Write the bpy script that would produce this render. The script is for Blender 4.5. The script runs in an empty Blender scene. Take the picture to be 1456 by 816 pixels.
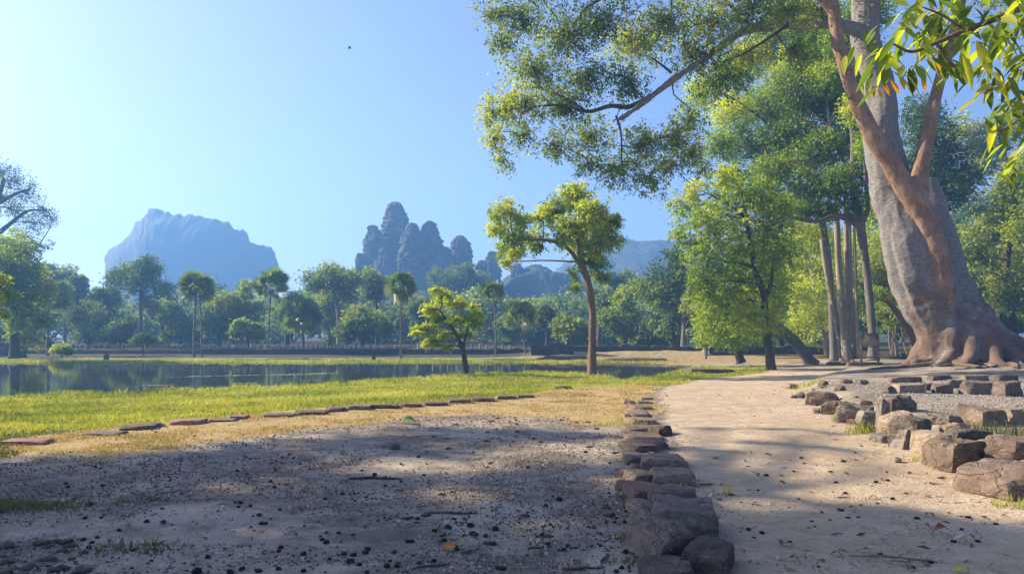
import bpy, bmesh, math, random
import numpy as np
from mathutils import Vector, Matrix

SC = bpy.context.scene
COL = SC.collection
# ------------------------------------------------------------------ camera, sky, sun, exposure
F, CX, HZ, CAMZ = 1051.0, 728.0, 478.0, 1.6          # focal length and horizon of the photograph, in its own pixels
cam_d = bpy.data.cameras.new('camera')
cam = bpy.data.objects.new('camera', cam_d); COL.objects.link(cam)
cam_d.sensor_width = 36.0; cam_d.lens = 36.0 * F / 1456.0
cam_d.shift_y = (HZ - 408.0) / 1456.0
cam_d.clip_start = 0.1; cam_d.clip_end = 4000
cam.location = (0, 0, CAMZ); cam.rotation_euler = (math.radians(90), 0, 0)
SC.camera = cam

SUN_AZ, SUN_EL = math.radians(-70), math.radians(31)   # azimuth from +Y, towards +X
SDIR = Vector((math.sin(SUN_AZ)*math.cos(SUN_EL), math.cos(SUN_AZ)*math.cos(SUN_EL), math.sin(SUN_EL)))
w = bpy.data.worlds.new('World'); SC.world = w; w.use_nodes = True
wn = w.node_tree; bg = wn.nodes['Background']
sky = wn.nodes.new('ShaderNodeTexSky'); sky.sky_type = 'NISHITA'; sky.sun_disc = False
sky.sun_elevation = SUN_EL; sky.sun_rotation = SUN_AZ
sky.air_density = 1.0; sky.dust_density = 1.5; sky.ozone_density = 3.5; sky.altitude = 0
tn = wn.nodes.new('ShaderNodeMix'); tn.data_type = 'RGBA'; tn.blend_type = 'MULTIPLY'; tn.inputs[0].default_value = 1.0; tn.inputs[7].default_value = (0.99, 0.87, 0.97, 1)
wn.links.new(sky.outputs[0], tn.inputs[6]); wn.links.new(tn.outputs[2], bg.inputs[0]); bg.inputs[1].default_value = 0.082
sun_d = bpy.data.lights.new('sun', 'SUN'); sun_d.energy = 5.0; sun_d.angle = math.radians(0.5); sun_d.color = (1.0, 0.855, 0.63)
sun = bpy.data.objects.new('sun', sun_d); COL.objects.link(sun)
sun.rotation_euler = (-SDIR).to_track_quat('-Z', 'Y').to_euler(); sun.location = (-60, 30, 60)
SC.view_settings.view_transform = 'Standard'; SC.view_settings.look = 'None'
SC.view_settings.exposure = 1.45; SC.view_settings.gamma = 1.0; SC.view_settings.use_curve_mapping = False
SC.render.engine = 'CYCLES'
cy = SC.cycles
cy.use_denoising = True; cy.denoiser = 'OPENIMAGEDENOISE'; cy.denoising_input_passes = 'RGB_ALBEDO_NORMAL'
cy.max_bounces = 6; cy.diffuse_bounces = 4; cy.glossy_bounces = 3; cy.transmission_bounces = 4; cy.volume_bounces = 1; cy.transparent_max_bounces = 8
cy.use_adaptive_sampling = True; cy.adaptive_threshold = 0.01
HAZE_DENSITY, HAZE_COLOR, HAZE_ANISO = 0.00165, (0.22, 0.50, 1.0), 0.35

# ------------------------------------------------------------------ noise
def _hash(ix, iy, iz, seed):
    n = (ix*374761393 + iy*668265263 + iz*1274126177 + seed*974634777) & 0xffffffff
    n = ((n ^ (n >> 13)) * 1274126177) & 0xffffffff
    n = ((n ^ (n >> 16)) * 2246822519) & 0xffffffff
    return ((n ^ (n >> 15)) & 0xffffff) / float(0xffffff)
def vnoise(x, y, z=0.0, seed=0):
    x, y, z = np.broadcast_arrays(np.asarray(x, float), np.asarray(y, float), np.asarray(z, float))
    xi, yi, zi = np.floor(x).astype(np.int64), np.floor(y).astype(np.int64), np.floor(z).astype(np.int64)
    u, v, t = x-xi, y-yi, z-zi
    u, v, t = u*u*(3-2*u), v*v*(3-2*v), t*t*(3-2*t)
    r = 0
    for a in (0, 1):
        for b in (0, 1):
            for c in (0, 1):
                r = r + _hash(xi+a, yi+b, zi+c, seed) * (u if a else 1-u) * (v if b else 1-v) * (t if c else 1-t)
    return r*2 - 1
def fbm(x, y, z=0.0, seed=0, octv=4):
    s, a, f = 0, 1.0, 1.0
    for k in range(octv):
        s = s + a*vnoise(np.asarray(x)*f, np.asarray(y)*f, np.asarray(z)*f, seed+k*17); a *= 0.5; f *= 2.03
    return s
def sstep(a, b, x):
    t = np.clip((np.asarray(x, float)-a)/(b-a), 0, 1); return t*t*(3-2*t)

# ------------------------------------------------------------------ terrain
WATER = -0.36
def px_ground(px, py, z): d = (CAMZ-z)*F/(py-HZ); return ((px-CX)/F*d, d)
_near = [(0,566),(150,562),(300,556),(450,549),(560,542),(640,537),(700,533),(790,531),(850,537),(890,541),(930,538),(985,526),(985,519.5)]
POND = [(-70,24),(-34,23.2)] + [px_ground(x, y, WATER) for x, y in _near] + [(10,54.6),(0,55.4),(-20,55.4),(-45,54.8),(-80,54.5)]
def poly_sd(x, y, P):
    x = np.asarray(x, float); y = np.asarray(y, float)
    d = np.full(x.shape, 1e18); ins = np.zeros(x.shape, bool)
    for i in range(len(P)):
        ax, ay = P[i]; bx, by = P[(i+1) % len(P)]
        ex, ey = bx-ax, by-ay
        t = np.clip(((x-ax)*ex+(y-ay)*ey)/(ex*ex+ey*ey+1e-12), 0, 1)
        d = np.minimum(d, (x-ax-t*ex)**2+(y-ay-t*ey)**2)
        c = ((ay > y) != (by > y)); xx = ex*(y-ay)/(ey if abs(ey) > 1e-12 else 1e-12)+ax
        ins ^= c & (x < xx)
    return np.where(ins, -1, 1)*np.sqrt(d)
_xy, _xx = [-5,3,7.25,9.5,11.4,14.4,19.3,25,33,45,60], [5,5,5.02,5.44,5.79,6.45,7.75,9.6,14.0,22,26]
def border_x(y): return np.interp(y, _xy, _xx)
def kerb_x(y): return np.interp(y, [-5,5.2,18.9,25,32,36.5,44], [-0.5,1.25,3.55,5.05,7.9,12.0,16])
WALL_Y = 70.0
def hgt(x, y, detail=True):
    x = np.asarray(x, float); y = np.asarray(y, float)
    near = np.clip(1-np.hypot(x, y)/90, 0, 1)
    base = 0.05*fbm(x*0.13, y*0.13, 0, 3, 2)*near
    if detail:
        base = base + near*(0.022*fbm(x*0.9, y*0.9, 0, 5, 3) + 0.006*fbm(x*4.1, y*4.1, 0, 9, 2))
    # raised terrace on the right of the path, mound of the great tree
    rx = x-border_x(y)
    base = base + 0.26*sstep(-0.1, 0.7, rx)*sstep(44, 36, y)*sstep(0, 4, y)
    base = base + 0.18*np.exp(-(((x-19.6)/5.5)**2+((y-31.5)/4.5)**2))
    # far banks
    farl = sstep(5, -3, x)
    base = base + sstep(58, 66, y)*(1-farl)*(0.25+0.13*fbm(x*0.25, y*0.6, 0, 21, 3))
    base = base - 0.16*farl*sstep(50, 54, y)*sstep(72, 68, y)
    base = base + farl*0.45*sstep(WALL_Y+0.05, WALL_Y+0.35, y)
    base = base + sstep(110, 250, y)*0.8
    sd = poly_sd(x, y, POND)
    sdn = sd + 0.35*fbm(x*0.45, y*0.45, 0, 31, 3)*near
    sh = 0.5*sstep(0, 13, sdn)+0.5*np.clip(sdn/13, 0, 1)
    land = (WATER+0.02) + (base-WATER-0.02)*sh
    bed = WATER+0.02 - np.minimum(0.16*np.abs(sdn), 0.8)
    return np.where(sdn > 0, land, bed)
def h1(x, y): return float(hgt(np.array([x]), np.array([y]))[0])
def G(px, py, lo=3.0, hi=140.0):
    """the point of the ground that the photograph shows at a pixel"""
    d = np.exp(np.linspace(math.log(lo), math.log(hi), 900)); X = (px-CX)/F*d
    ray = CAMZ+(HZ-py)/F*d; hit = np.nonzero(ray <= hgt(X, d))[0]
    i = hit[0] if len(hit) else len(d)-1
    return Vector((float(X[i]), float(d[i]), h1(X[i], d[i])))
def W(px, py, d): return Vector(((px-CX)/F*d, d, CAMZ+(HZ-py)/F*d))
def GD(px, d): x = (px-CX)/F*d; return Vector((x, d, h1(x, d)))

# ------------------------------------------------------------------ object helpers
def tag(o, label=None, cat=None, group=None, kind=None):
    if label: o['label'] = label
    if cat: o['category'] = cat
    if group: o['group'] = group
    if kind: o['kind'] = kind
    return o
def empty(name, loc, label, cat, group=None):
    o = bpy.data.objects.new(name, None); COL.objects.link(o); o.location = loc; o.empty_display_size = 0.2
    return tag(o, label, cat, group)
def mesh_np(name, V, Q, tint=None, smooth=True, attrs=None):
    V = np.asarray(V, np.float32); Q = np.asarray(Q, np.int32); k = Q.shape[1]
    me = bpy.data.meshes.new(name)
    me.vertices.add(len(V)); me.vertices.foreach_set('co', V.ravel())
    me.loops.add(Q.size); me.loops.foreach_set('vertex_index', Q.ravel())
    me.polygons.add(len(Q)); me.polygons.foreach_set('loop_start', np.arange(0, Q.size, k, dtype=np.int32))
    if smooth: me.polygons.foreach_set('use_smooth', np.ones(len(Q), bool))
    if tint is not None:
        a = me.attributes.new('tint', 'FLOAT', 'POINT'); a.data.foreach_set('value', np.asarray(tint, np.float32))
    for n, v in (attrs or {}).items():
        a = me.attributes.new(n, 'FLOAT', 'POINT'); a.data.foreach_set('value', np.asarray(v, np.float32))
    me.update(calc_edges=True); me.validate()
    return me
def obj(name, me, mat, parent=None, loc=None):
    o = bpy.data.objects.new(name, me); COL.objects.link(o)
    if mat is not None:
        me.materials.clear(); me.materials.append(mat)
    if parent is not None: o.parent = parent
    if loc is not None: o.location = loc
    return o
def catmull(P, R, n):
    P = np.asarray(P, float); R = np.asarray(R, float)
    if len(P) < 3:
        t = np.linspace(0, 1, n)[:, None]; return P[0]*(1-t)+P[-1]*t, R[0]*(1-t[:, 0])+R[-1]*t[:, 0]
    Pe = np.vstack([2*P[0]-P[1], P, 2*P[-1]-P[-2]])
    out, ro = [], []
    m = max(2, int(round(n/(len(P)-1))))
    for i in range(len(P)-1):
        t = np.linspace(0, 1, m, endpoint=(i == len(P)-2))[:, None]
        a, b, c, d = Pe[i], Pe[i+1], Pe[i+2], Pe[i+3]
        out.append(0.5*(2*b+(c-a)*t+(2*a-5*b+4*c-d)*t*t+(3*b-a-3*c+d)*t**3)); ro.append(R[i]*(1-t[:, 0])+R[i+1]*t[:, 0])
    return np.vstack(out), np.concatenate(ro)
class MB:
    """collects tubes and other quads for ONE mesh"""
    def __init__(s): s.V, s.Q, s.n = [], [], 0
    def add(s, V, Q):
        s.V.append(np.asarray(V, float)); s.Q.append(np.asarray(Q, int)+s.n); s.n += len(V)
    def tube(s, P, R, sides=8, n=None, rough=0.0, seed=0, cap=True):
        C, r = catmull([tuple(p) for p in P], R, n or max(4, 5*(len(P)-1)+1))
        T = np.gradient(C, axis=0); T /= np.linalg.norm(T, axis=1)[:, None]+1e-9
        u = np.cross(T[0], (0.31, 0.95, 0.1)); u /= np.linalg.norm(u)+1e-9
        a = np.linspace(0, 2*np.pi, sides, endpoint=False); rows = []
        for i in range(len(C)):
            u = u-T[i]*np.dot(u, T[i]); u /= np.linalg.norm(u)+1e-9; v = np.cross(T[i], u)
            rr = np.full(sides, r[i])
            if rough: rr = rr*(1+rough*fbm(np.cos(a)*1.3+seed, np.sin(a)*1.3, C[i, 2]/max(r[0], .02)*0.35, seed, 3))
            rows.append(C[i]+rr[:, None]*(np.cos(a)[:, None]*u+np.sin(a)[:, None]*v))
        V = np.vstack(rows); m = len(C)
        i, j = np.meshgrid(np.arange(m-1), np.arange(sides), indexing='ij'); j2 = (j+1) % sides
        Q = np.stack([i*sides+j, i*sides+j2, (i+1)*sides+j2, (i+1)*sides+j], -1).reshape(-1, 4)
        if cap:
            V = np.vstack([V, C[:1], C[-1:]]); b, t = m*sides, m*sides+1
            jj = np.arange(0, sides, 2)
            Q = np.vstack([Q, np.stack([np.full(len(jj), t), (m-1)*sides+jj, (m-1)*sides+(jj+1) % sides, (m-1)*sides+(jj+2) % sides], -1),
                           np.stack([np.full(len(jj), b), (jj+2) % sides, (jj+1) % sides, jj], -1)])
        s.add(V, Q)
    def box(s, c, d, rz=0.0, tilt=(0, 0)):
        x, y, z = [k/2 for k in d]
        V = np.array([(a, b, c2) for c2 in (-z, z) for a, b in ((-x, -y), (x, -y), (x, y), (-x, y))])
        M = np.array(Matrix.Rotation(rz, 3, 'Z') @ Matrix.Rotation(tilt[0], 3, 'X') @ Matrix.Rotation(tilt[1], 3, 'Y'))
        s.add(V@M.T+np.array(c), [(3,2,1,0),(4,5,6,7),(0,1,5,4),(1,2,6,5),(2,3,7,6),(3,0,4,7)])
    def mesh(s, name, off=(0, 0, 0), smooth=True):
        return mesh_np(name, np.vstack(s.V)-np.array(off, float), np.vstack(s.Q), smooth=smooth)

# ------------------------------------------------------------------ materials
def nmat(name):
    m = bpy.data.materials.new(name); m.use_nodes = True; nt = m.node_tree
    b = nt.nodes['Principled BSDF']; b.inputs['Roughness'].default_value = 0.9
    b.inputs['Specular IOR Level'].default_value = 0.25
    return m, nt, b
def N(nt, t, **k):
    n = nt.nodes.new('ShaderNode'+t)
    for a, v in k.items(): setattr(n, a, v)
    return n
def noise(nt, vec, scale, detail=4, rough=0.55, dist=0.0):
    n = N(nt, 'TexNoise'); n.inputs['Scale'].default_value = scale; n.inputs['Detail'].default_value = detail
    n.inputs['Roughness'].default_value = rough; n.inputs['Distortion'].default_value = dist
    if vec is not None: nt.links.new(vec, n.inputs['Vector'])
    return n.outputs['Fac']
def ramp(nt, fac, stops, interp='LINEAR'):
    r = N(nt, 'ValToRGB'); r.color_ramp.interpolation = interp; e = r.color_ramp.elements
    while len(e) < len(stops): e.new(0.5)
    for i, (p, c) in enumerate(stops): e[i].position = p; e[i].color = (c[0], c[1], c[2], 1) if len(c) == 3 else c
    nt.links.new(fac, r.inputs[0]); return r.outputs['Color']
def mixc(nt, fac, a, b, mode='MIX'):
    m = N(nt, 'Mix', data_type='RGBA', blend_type=mode)
    for s, v in ((m.inputs[0], fac), (m.inputs[6], a), (m.inputs[7], b)):
        if hasattr(v, 'is_output'): nt.links.new(v, s)
        elif isinstance(v, (int, float)): s.default_value = v
        else: s.default_value = (*v, 1)
    return m.outputs[2]
def mth(nt, op, a, b=0.0, clamp=False):
    m = N(nt, 'Math', operation=op, use_clamp=clamp)
    for s, v in ((m.inputs[0], a), (m.inputs[1], b)):
        if hasattr(v, 'is_output'): nt.links.new(v, s)
        else: s.default_value = v
    return m.outputs[0]
def bump(nt, b, height, strength, dist):
    n = N(nt, 'Bump'); n.inputs['Strength'].default_value = strength; n.inputs['Distance'].default_value = dist
    nt.links.new(height, n.inputs['Height']); nt.links.new(n.outputs[0], b.inputs['Normal'])
def attr(nt, name): return N(nt, 'Attribute', attribute_name=name).outputs['Fac']
def opos(nt): return N(nt, 'TexCoord').outputs['Object']
def gpos(nt): return N(nt, 'NewGeometry').outputs['Position']
def stretch(nt, vec, s):
    m = N(nt, 'Mapping'); m.inputs['Scale'].default_value = s; nt.links.new(vec, m.inputs['Vector']); return m.outputs[0]

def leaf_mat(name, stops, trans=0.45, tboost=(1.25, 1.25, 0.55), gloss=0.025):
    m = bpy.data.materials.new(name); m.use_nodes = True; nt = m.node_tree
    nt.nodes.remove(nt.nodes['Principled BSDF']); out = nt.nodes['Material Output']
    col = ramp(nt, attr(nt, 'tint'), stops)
    d = N(nt, 'BsdfDiffuse'); t = N(nt, 'BsdfTranslucent'); g = N(nt, 'BsdfGlossy'); g.inputs['Roughness'].default_value = 0.55
    nt.links.new(col, d.inputs['Color']); nt.links.new(mixc(nt, 1.0, col, tboost, 'MULTIPLY'), t.inputs['Color'])
    a = N(nt, 'MixShader'); a.inputs[0].default_value = trans; nt.links.new(d.outputs[0], a.inputs[1]); nt.links.new(t.outputs[0], a.inputs[2])
    b = N(nt, 'MixShader'); b.inputs[0].default_value = gloss; nt.links.new(a.outputs[0], b.inputs[1]); nt.links.new(g.outputs[0], b.inputs[2])
    nt.links.new(b.outputs[0], out.inputs['Surface']); return m
def bark_mat(name, c1, c2, c3, scale=1.0, vert=0.18, bumpd=0.05, spots=None, patch=None):
    m, nt, b = nmat(name); p = opos(nt); q = stretch(nt, p, (scale, scale, scale*vert))
    n1 = noise(nt, q, 9, 6, 0.65, 0.6); n2 = noise(nt, p, 0.9*scale, 3)
    col = ramp(nt, n1, [(0.3, c1), (0.52, c2), (0.72, c3)])
    col = mixc(nt, mth(nt, 'MULTIPLY', n2, 0.55), col, [k*0.55 for k in c2], 'MIX')
    if patch:
        pf = noise(nt, p, patch[1], 6, 0.7, 0.5)
        if len(patch) > 2:
            sx = N(nt, 'SeparateXYZ'); nt.links.new(p, sx.inputs[0]); pf = mth(nt, 'ADD', pf, mth(nt, 'MULTIPLY', mth(nt, 'SUBTRACT', patch[2], sx.outputs[2]), 0.075))
        pn = ramp(nt, pf, [(0.46, (0, 0, 0)), (0.62, (1, 1, 1))])
        col = mixc(nt, pn, col, patch[0])
    hgt_ = n1
    if spots:
        sq = stretch(nt, p, (spots[1], spots[1], spots[1]*2.2))
        v = N(nt, 'TexVoronoi'); v.inputs['Scale'].default_value = 1.0; v.inputs['Randomness'].default_value = 1.0; nt.links.new(sq, v.inputs['Vector'])
        s = ramp(nt, v.outputs['Distance'], [(0.10, (1, 1, 1)), (0.24, (0, 0, 0))])
        s = mixc(nt, 1.0, s, ramp(nt, noise(nt, p, 1.1, 3), [(0.42, (0, 0, 0)), (0.6, (1, 1, 1))]), 'MULTIPLY')
        col = mixc(nt, s, col, spots[0])
    nt.links.new(col, b.inputs['Base Color']); bump(nt, b, hgt_, 0.8, bumpd); return m
def stone_mat(name, base, dark, warm, sc=1.0, strata=0.5):
    m, nt, b = nmat(name); oi = N(nt, 'ObjectInfo'); p = opos(nt)
    va = N(nt, 'VectorMath', operation='ADD'); nt.links.new(p, va.inputs[0])
    rs = N(nt, 'VectorMath', operation='SCALE'); cmb = N(nt, 'CombineXYZ')
    for i in range(3): nt.links.new(oi.outputs['Random'], cmb.inputs[i])
    nt.links.new(cmb.outputs[0], rs.inputs[0]); rs.inputs['Scale'].default_value = 37.0; nt.links.new(rs.outputs[0], va.inputs[1]); p = va.outputs[0]
    n1 = noise(nt, p, 3.2*sc, 6, 0.65); n2 = noise(nt, p, 14*sc, 5, 0.7); n3 = noise(nt, stretch(nt, p, (1.5, 1.5, 3.6)), 4.5*sc, 6, 0.7, 1.3)
    col = ramp(nt, n1, [(0.32, dark), (0.5, base), (0.7, warm)])
    col = mixc(nt, strata, col, ramp(nt, n3, [(0.35, [k*0.5 for k in base]), (0.55, base), (0.75, warm)]))
    col = mixc(nt, mth(nt, 'MULTIPLY', ramp(nt, n2, [(0.5, (0, 0, 0)), (0.7, (1, 1, 1))]), 0.5), col, dark)
    lich = ramp(nt, noise(nt, p, 6.5*sc, 5, 0.7), [(0.58, (0, 0, 0)), (0.66, (1, 1, 1))])
    col = mixc(nt, mth(nt, 'MULTIPLY', lich, 0.35), col, (0.30, 0.29, 0.24))
    hv = N(nt, 'HueSaturation'); nt.links.new(col, hv.inputs['Color'])
    nt.links.new(mth(nt, 'ADD', mth(nt, 'MULTIPLY', oi.outputs['Random'], 0.5), 0.72), hv.inputs['Value'])
    nt.links.new(hv.outputs[0], b.inputs['Base Color'])
    vo = N(nt, 'TexVoronoi', feature='DISTANCE_TO_EDGE'); vo.inputs['Scale'].default_value = 2.6*sc; nt.links.new(mixc(nt, 0.25, p, N(nt, 'TexNoise').outputs['Color'], 'ADD'), vo.inputs['Vector']); crk = ramp(nt, vo.outputs['Distance'], [(0.0, (0, 0, 0)), (0.035, (1, 1, 1))])
    hh = mth(nt, 'ADD', mth(nt, 'ADD', mth(nt, 'MULTIPLY', n3, 0.5), mth(nt, 'MULTIPLY', crk, 0.35)), mth(nt, 'ADD', mth(nt, 'MULTIPLY', n2, 0.5), n1))
    bump(nt, b, hh, 1.0, 0.04); return m
# ================================================================== SETTING
# boundaries of the ground's zones (world), read off the photograph
def _curve(px): 
    P = sorted([px_ground(x, y, -0.03) for x, y in px]); return np.array([p[0] for p in P]), np.array([p[1] for p in P])
_sx, _sy = _curve([(0,626),(188,608),(335,595),(490,582),(600,575),(750,563),(830,548),(900,543)])
_dx, _dy = _curve([(0,662),(110,668),(200,655),(330,632),(450,612),(600,598),(740,602),(850,606),(925,596)])
def slab_y(x): return np.interp(x, _sx, _sy)
def soil_y(x): return np.interp(x, _dx, _dy)
def zones(x, y):
    n1 = fbm(x*0.7, y*0.7, 0, 41, 4); n2 = fbm(x*2.2, y*2.2, 0, 43, 3)
    kx = kerb_x(y)
    path = sstep(-0.25, 0.35, x-kx-0.15+0.12*n1)*sstep(0.35, -0.35, x-border_x(y)+0.2*n1)*sstep(43, 39, y)
    left = sstep(0.5, -0.5, x-kx+0.3*n1)
    green = left*sstep(-0.5, 0.9, y-slab_y(x)+0.5*n1)*sstep(48, 42, y)
    dry = left*sstep(-0.7, 1.1, y-soil_y(x)+0.7*n1+0.3*n2)*sstep(48, 42, y)
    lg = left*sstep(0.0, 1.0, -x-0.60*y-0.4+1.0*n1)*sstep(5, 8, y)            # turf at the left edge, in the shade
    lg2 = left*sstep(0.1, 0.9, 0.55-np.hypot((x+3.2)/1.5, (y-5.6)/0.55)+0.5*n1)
    far = sstep(52, 56, y)*sstep(63, 60, y)*sstep(14, 6, x)
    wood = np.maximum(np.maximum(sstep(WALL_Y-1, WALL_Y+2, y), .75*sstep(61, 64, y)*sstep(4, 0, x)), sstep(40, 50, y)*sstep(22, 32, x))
    bank = sstep(50, 53, y)*(1-sstep(5, -3, x))*(1-wood)
    gravel = sstep(0.2, 1.0, x-border_x(y)-0.7)*sstep(12, 15, y)*sstep(23.0, 19.5, y)
    return dict(m_path=path, m_green=np.maximum(green, far*0.8), m_dry=dry, m_turf=np.maximum(lg, lg2*0.8), m_wood=wood, m_bank=bank, m_gravel=gravel)
def axis(a, b, step, out, grow=1.13):
    c = list(np.arange(a, b, step)); s = step; v = c[-1]; up = []
    while v < out: s *= grow; v += s; up.append(v)
    s, v, dn = step, a, []
    while v > -out: s *= grow; v -= s; dn.append(v)
    return np.array(dn[::-1]+c+up)
gx = axis(-20, 14, 0.12, 1100, 1.09); gy = axis(3.6, 30, 0.11, 1100, 1.06); gy = np.unique(np.concatenate([gy[(gy < 50) | (gy > 74)], np.arange(50, 69.6, 0.4), np.arange(69.6, 70.8, 0.12), np.arange(70.8, 74, 0.5)]))
XX, YY = np.meshgrid(gx, gy); ZZ = hgt(XX, YY)
_zo = zones(XX, YY)
# footworn lumps in the soil, ruts and prints in the sand
_d = np.clip(1-np.hypot(XX, YY-8)/22, 0, 1)
ZZ = ZZ + _d*(1-_zo['m_path'])*0.008*np.abs(fbm(XX*6, YY*6, 0, 51, 3)) + _d*_zo['m_path']*0.012*fbm(XX*1.7, YY*2.6, 0, 53, 3)
nx, ny = len(gx), len(gy)
ii, jj = np.meshgrid(np.arange(ny-1), np.arange(nx-1), indexing='ij'); k0 = (ii*nx+jj).ravel()
GQ = np.stack([k0, k0+1, k0+nx+1, k0+nx], 1); GV = np.stack([XX, YY, ZZ], -1).reshape(-1, 3)

def ground_mat():
    m, nt, b = nmat('earth'); p = gpos(nt)
    nA = noise(nt, p, 0.55, 5, 0.6); nB = noise(nt, p, 3.1, 6, 0.65); nC = noise(nt, p, 22, 5, 0.7); nD = noise(nt, p, 75, 3, 0.7)
    soil = ramp(nt, nB, [(0.3, (0.19, 0.163, 0.128)), (0.5, (0.31, 0.268, 0.212)), (0.68, (0.42, 0.365, 0.29))])
    soil = mixc(nt, mth(nt, 'MULTIPLY', ramp(nt, nC, [(0.5, (0, 0, 0)), (0.66, (1, 1, 1))]), 0.75), soil, (0.13, 0.098, 0.078))
    soil = mixc(nt, ramp(nt, nA, [(0.45, (0, 0, 0)), (0.60, (0.85, 0.85, 0.85))]), soil, (0.50, 0.43, 0.34)); soil = mixc(nt, mth(nt, 'MULTIPLY', ramp(nt, noise(nt, p, 0.85, 6, 0.72, 0.8), [(0.47, (0, 0, 0)), (0.60, (1, 1, 1))]), 0.7), soil, (0.135, 0.112, 0.087)); soil = mixc(nt, mth(nt, 'MULTIPLY', ramp(nt, nD, [(0.54, (0, 0, 0)), (0.66, (1, 1, 1))]), 0.7), soil, (0.07, 0.052, 0.04))
    nE = noise(nt, stretch(nt, p, (1.0, 2.6, 1)), 1.7, 6, 0.7, 1.2)
    sand = ramp(nt, nB, [(0.28, (0.38, 0.29, 0.19)), (0.5, (0.51, 0.41, 0.285)), (0.72, (0.61, 0.51, 0.37))])
    sand = mixc(nt, mth(nt, 'MULTIPLY', ramp(nt, nC, [(0.52, (0, 0, 0)), (0.7, (1, 1, 1))]), 0.5), sand, (0.27, 0.185, 0.12))
    sand = mixc(nt, mth(nt, 'MULTIPLY', ramp(nt, nA, [(0.42, (0, 0, 0)), (0.6, (1, 1, 1))]), 0.4), sand, (0.40, 0.27, 0.165)); sand = mixc(nt, mth(nt, 'MULTIPLY', ramp(nt, nE, [(0.5, (0, 0, 0)), (0.62, (1, 1, 1))]), 0.45), sand, (0.62, 0.49, 0.36)); sand = mixc(nt, mth(nt, 'MULTIPLY', ramp(nt, nD, [(0.58, (0, 0, 0)), (0.68, (1, 1, 1))]), 0.45), sand, (0.24, 0.165, 0.11))
    dry = ramp(nt, nC, [(0.3, (0.28, 0.18, 0.08)), (0.5, (0.46, 0.33, 0.15)), (0.7, (0.60, 0.47, 0.24))])
    dry = mixc(nt, ramp(nt, nB, [(0.5, (0, 0, 0)), (0.66, (0.8, 0.8, 0.8))]), dry, (0.30, 0.26, 0.06))
    green = ramp(nt, nC, [(0.3, (0.10, 0.12, 0.018)), (0.55, (0.22, 0.25, 0.03)), (0.75, (0.36, 0.36, 0.07))])
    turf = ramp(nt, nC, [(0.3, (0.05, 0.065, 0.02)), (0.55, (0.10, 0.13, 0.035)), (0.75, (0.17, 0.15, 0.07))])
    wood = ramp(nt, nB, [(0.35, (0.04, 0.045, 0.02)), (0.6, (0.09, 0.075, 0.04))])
    bank = ramp(nt, nB, [(0.3, (0.10, 0.07, 0.045)), (0.5, (0.36, 0.26, 0.13)), (0.7, (0.42, 0.36, 0.16))])
    grav = ramp(nt, nD, [(0.3, (0.17, 0.145, 0.12)), (0.5, (0.31, 0.27, 0.225)), (0.7, (0.44, 0.39, 0.33))])
    def soft(a, sc=0.5):
        e = mth(nt, 'ADD', attr(nt, a), mth(nt, 'MULTIPLY', mth(nt, 'SUBTRACT', nC, 0.5), sc*1.6)); e = mth(nt, 'ADD', e, mth(nt, 'MULTIPLY', mth(nt, 'SUBTRACT', nB, 0.5), sc*1.6))
        return ramp(nt, e, [(0.3, (0, 0, 0)), (0.7, (1, 1, 1))])
    c = soil
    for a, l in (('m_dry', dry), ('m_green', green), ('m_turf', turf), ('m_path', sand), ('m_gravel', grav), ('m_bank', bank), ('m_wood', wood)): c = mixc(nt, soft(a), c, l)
    nt.links.new(c, b.inputs['Base Color']); b.inputs['Specular IOR Level'].default_value = 0.1
    hh = mth(nt, 'ADD', mth(nt, 'MULTIPLY', nB, 1.2), mth(nt, 'ADD', mth(nt, 'MULTIPLY', nC, 0.7), mth(nt, 'MULTIPLY', nD, 0.25)))
    bump(nt, b, mth(nt, 'ADD', hh, mth(nt, 'MULTIPLY', nE, 0.8)), 1.0, 0.055); return m
M_EARTH = ground_mat()
at = {k: v.ravel() for k, v in _zo.items()}
tag(obj('ground', mesh_np('ground', GV, GQ, attrs=at), M_EARTH), 'bare grey brown soil and turf ground around the pond', kind='structure')
# the sandy path: a sheet 4 mm above the ground
pm = (_zo['m_path'] > 0.25) & (YY > -2); keep = pm.ravel()[GQ].all(1); used = np.unique(GQ[keep]); rem = np.full(len(GV), -1); rem[used] = np.arange(len(used))
edge = np.clip((_zo['m_path'].ravel()[used]-0.3)*4, 0, 1); PV = GV[used].copy(); PV[:, 2] += -0.004+0.008*edge
tag(obj('dirt_path', mesh_np('dirt_path', PV, rem[GQ[keep]], attrs={k: v[used] for k, v in at.items()}), M_EARTH), 'pale sandy dirt path curving off to the great tree', kind='structure')

# ------------------------------------------------------------------ pond
m, nt, b = nmat('pond_water'); M_WATER = m
b.inputs['Base Color'].default_value = (0.032, 0.035, 0.024, 1); b.inputs['Roughness'].default_value = 0.035; b.inputs['IOR'].default_value = 1.33; b.inputs['Specular IOR Level'].default_value = 0.5
p = gpos(nt); wv = mth(nt, 'ADD', noise(nt, stretch(nt, p, (0.7, 1.6, 1)), 1.3, 3), mth(nt, 'MULTIPLY', noise(nt, p, 6, 2), 0.12)); bump(nt, b, wv, 0.06, 0.04)
wx = np.linspace(-82, 20, 60); wy = np.linspace(20, 58, 40); a, c = np.meshgrid(wx, wy); k = (np.arange(39)[:, None]*60+np.arange(59)[None]).ravel()
tag(obj('pond_water', mesh_np('pond_water', np.stack([a, c, np.full(a.shape, WATER)], -1).reshape(-1, 3), np.stack([k, k+1, k+61, k+60], 1)), M_WATER), 'still dark pond water mirroring the trees', kind='structure')

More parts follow.
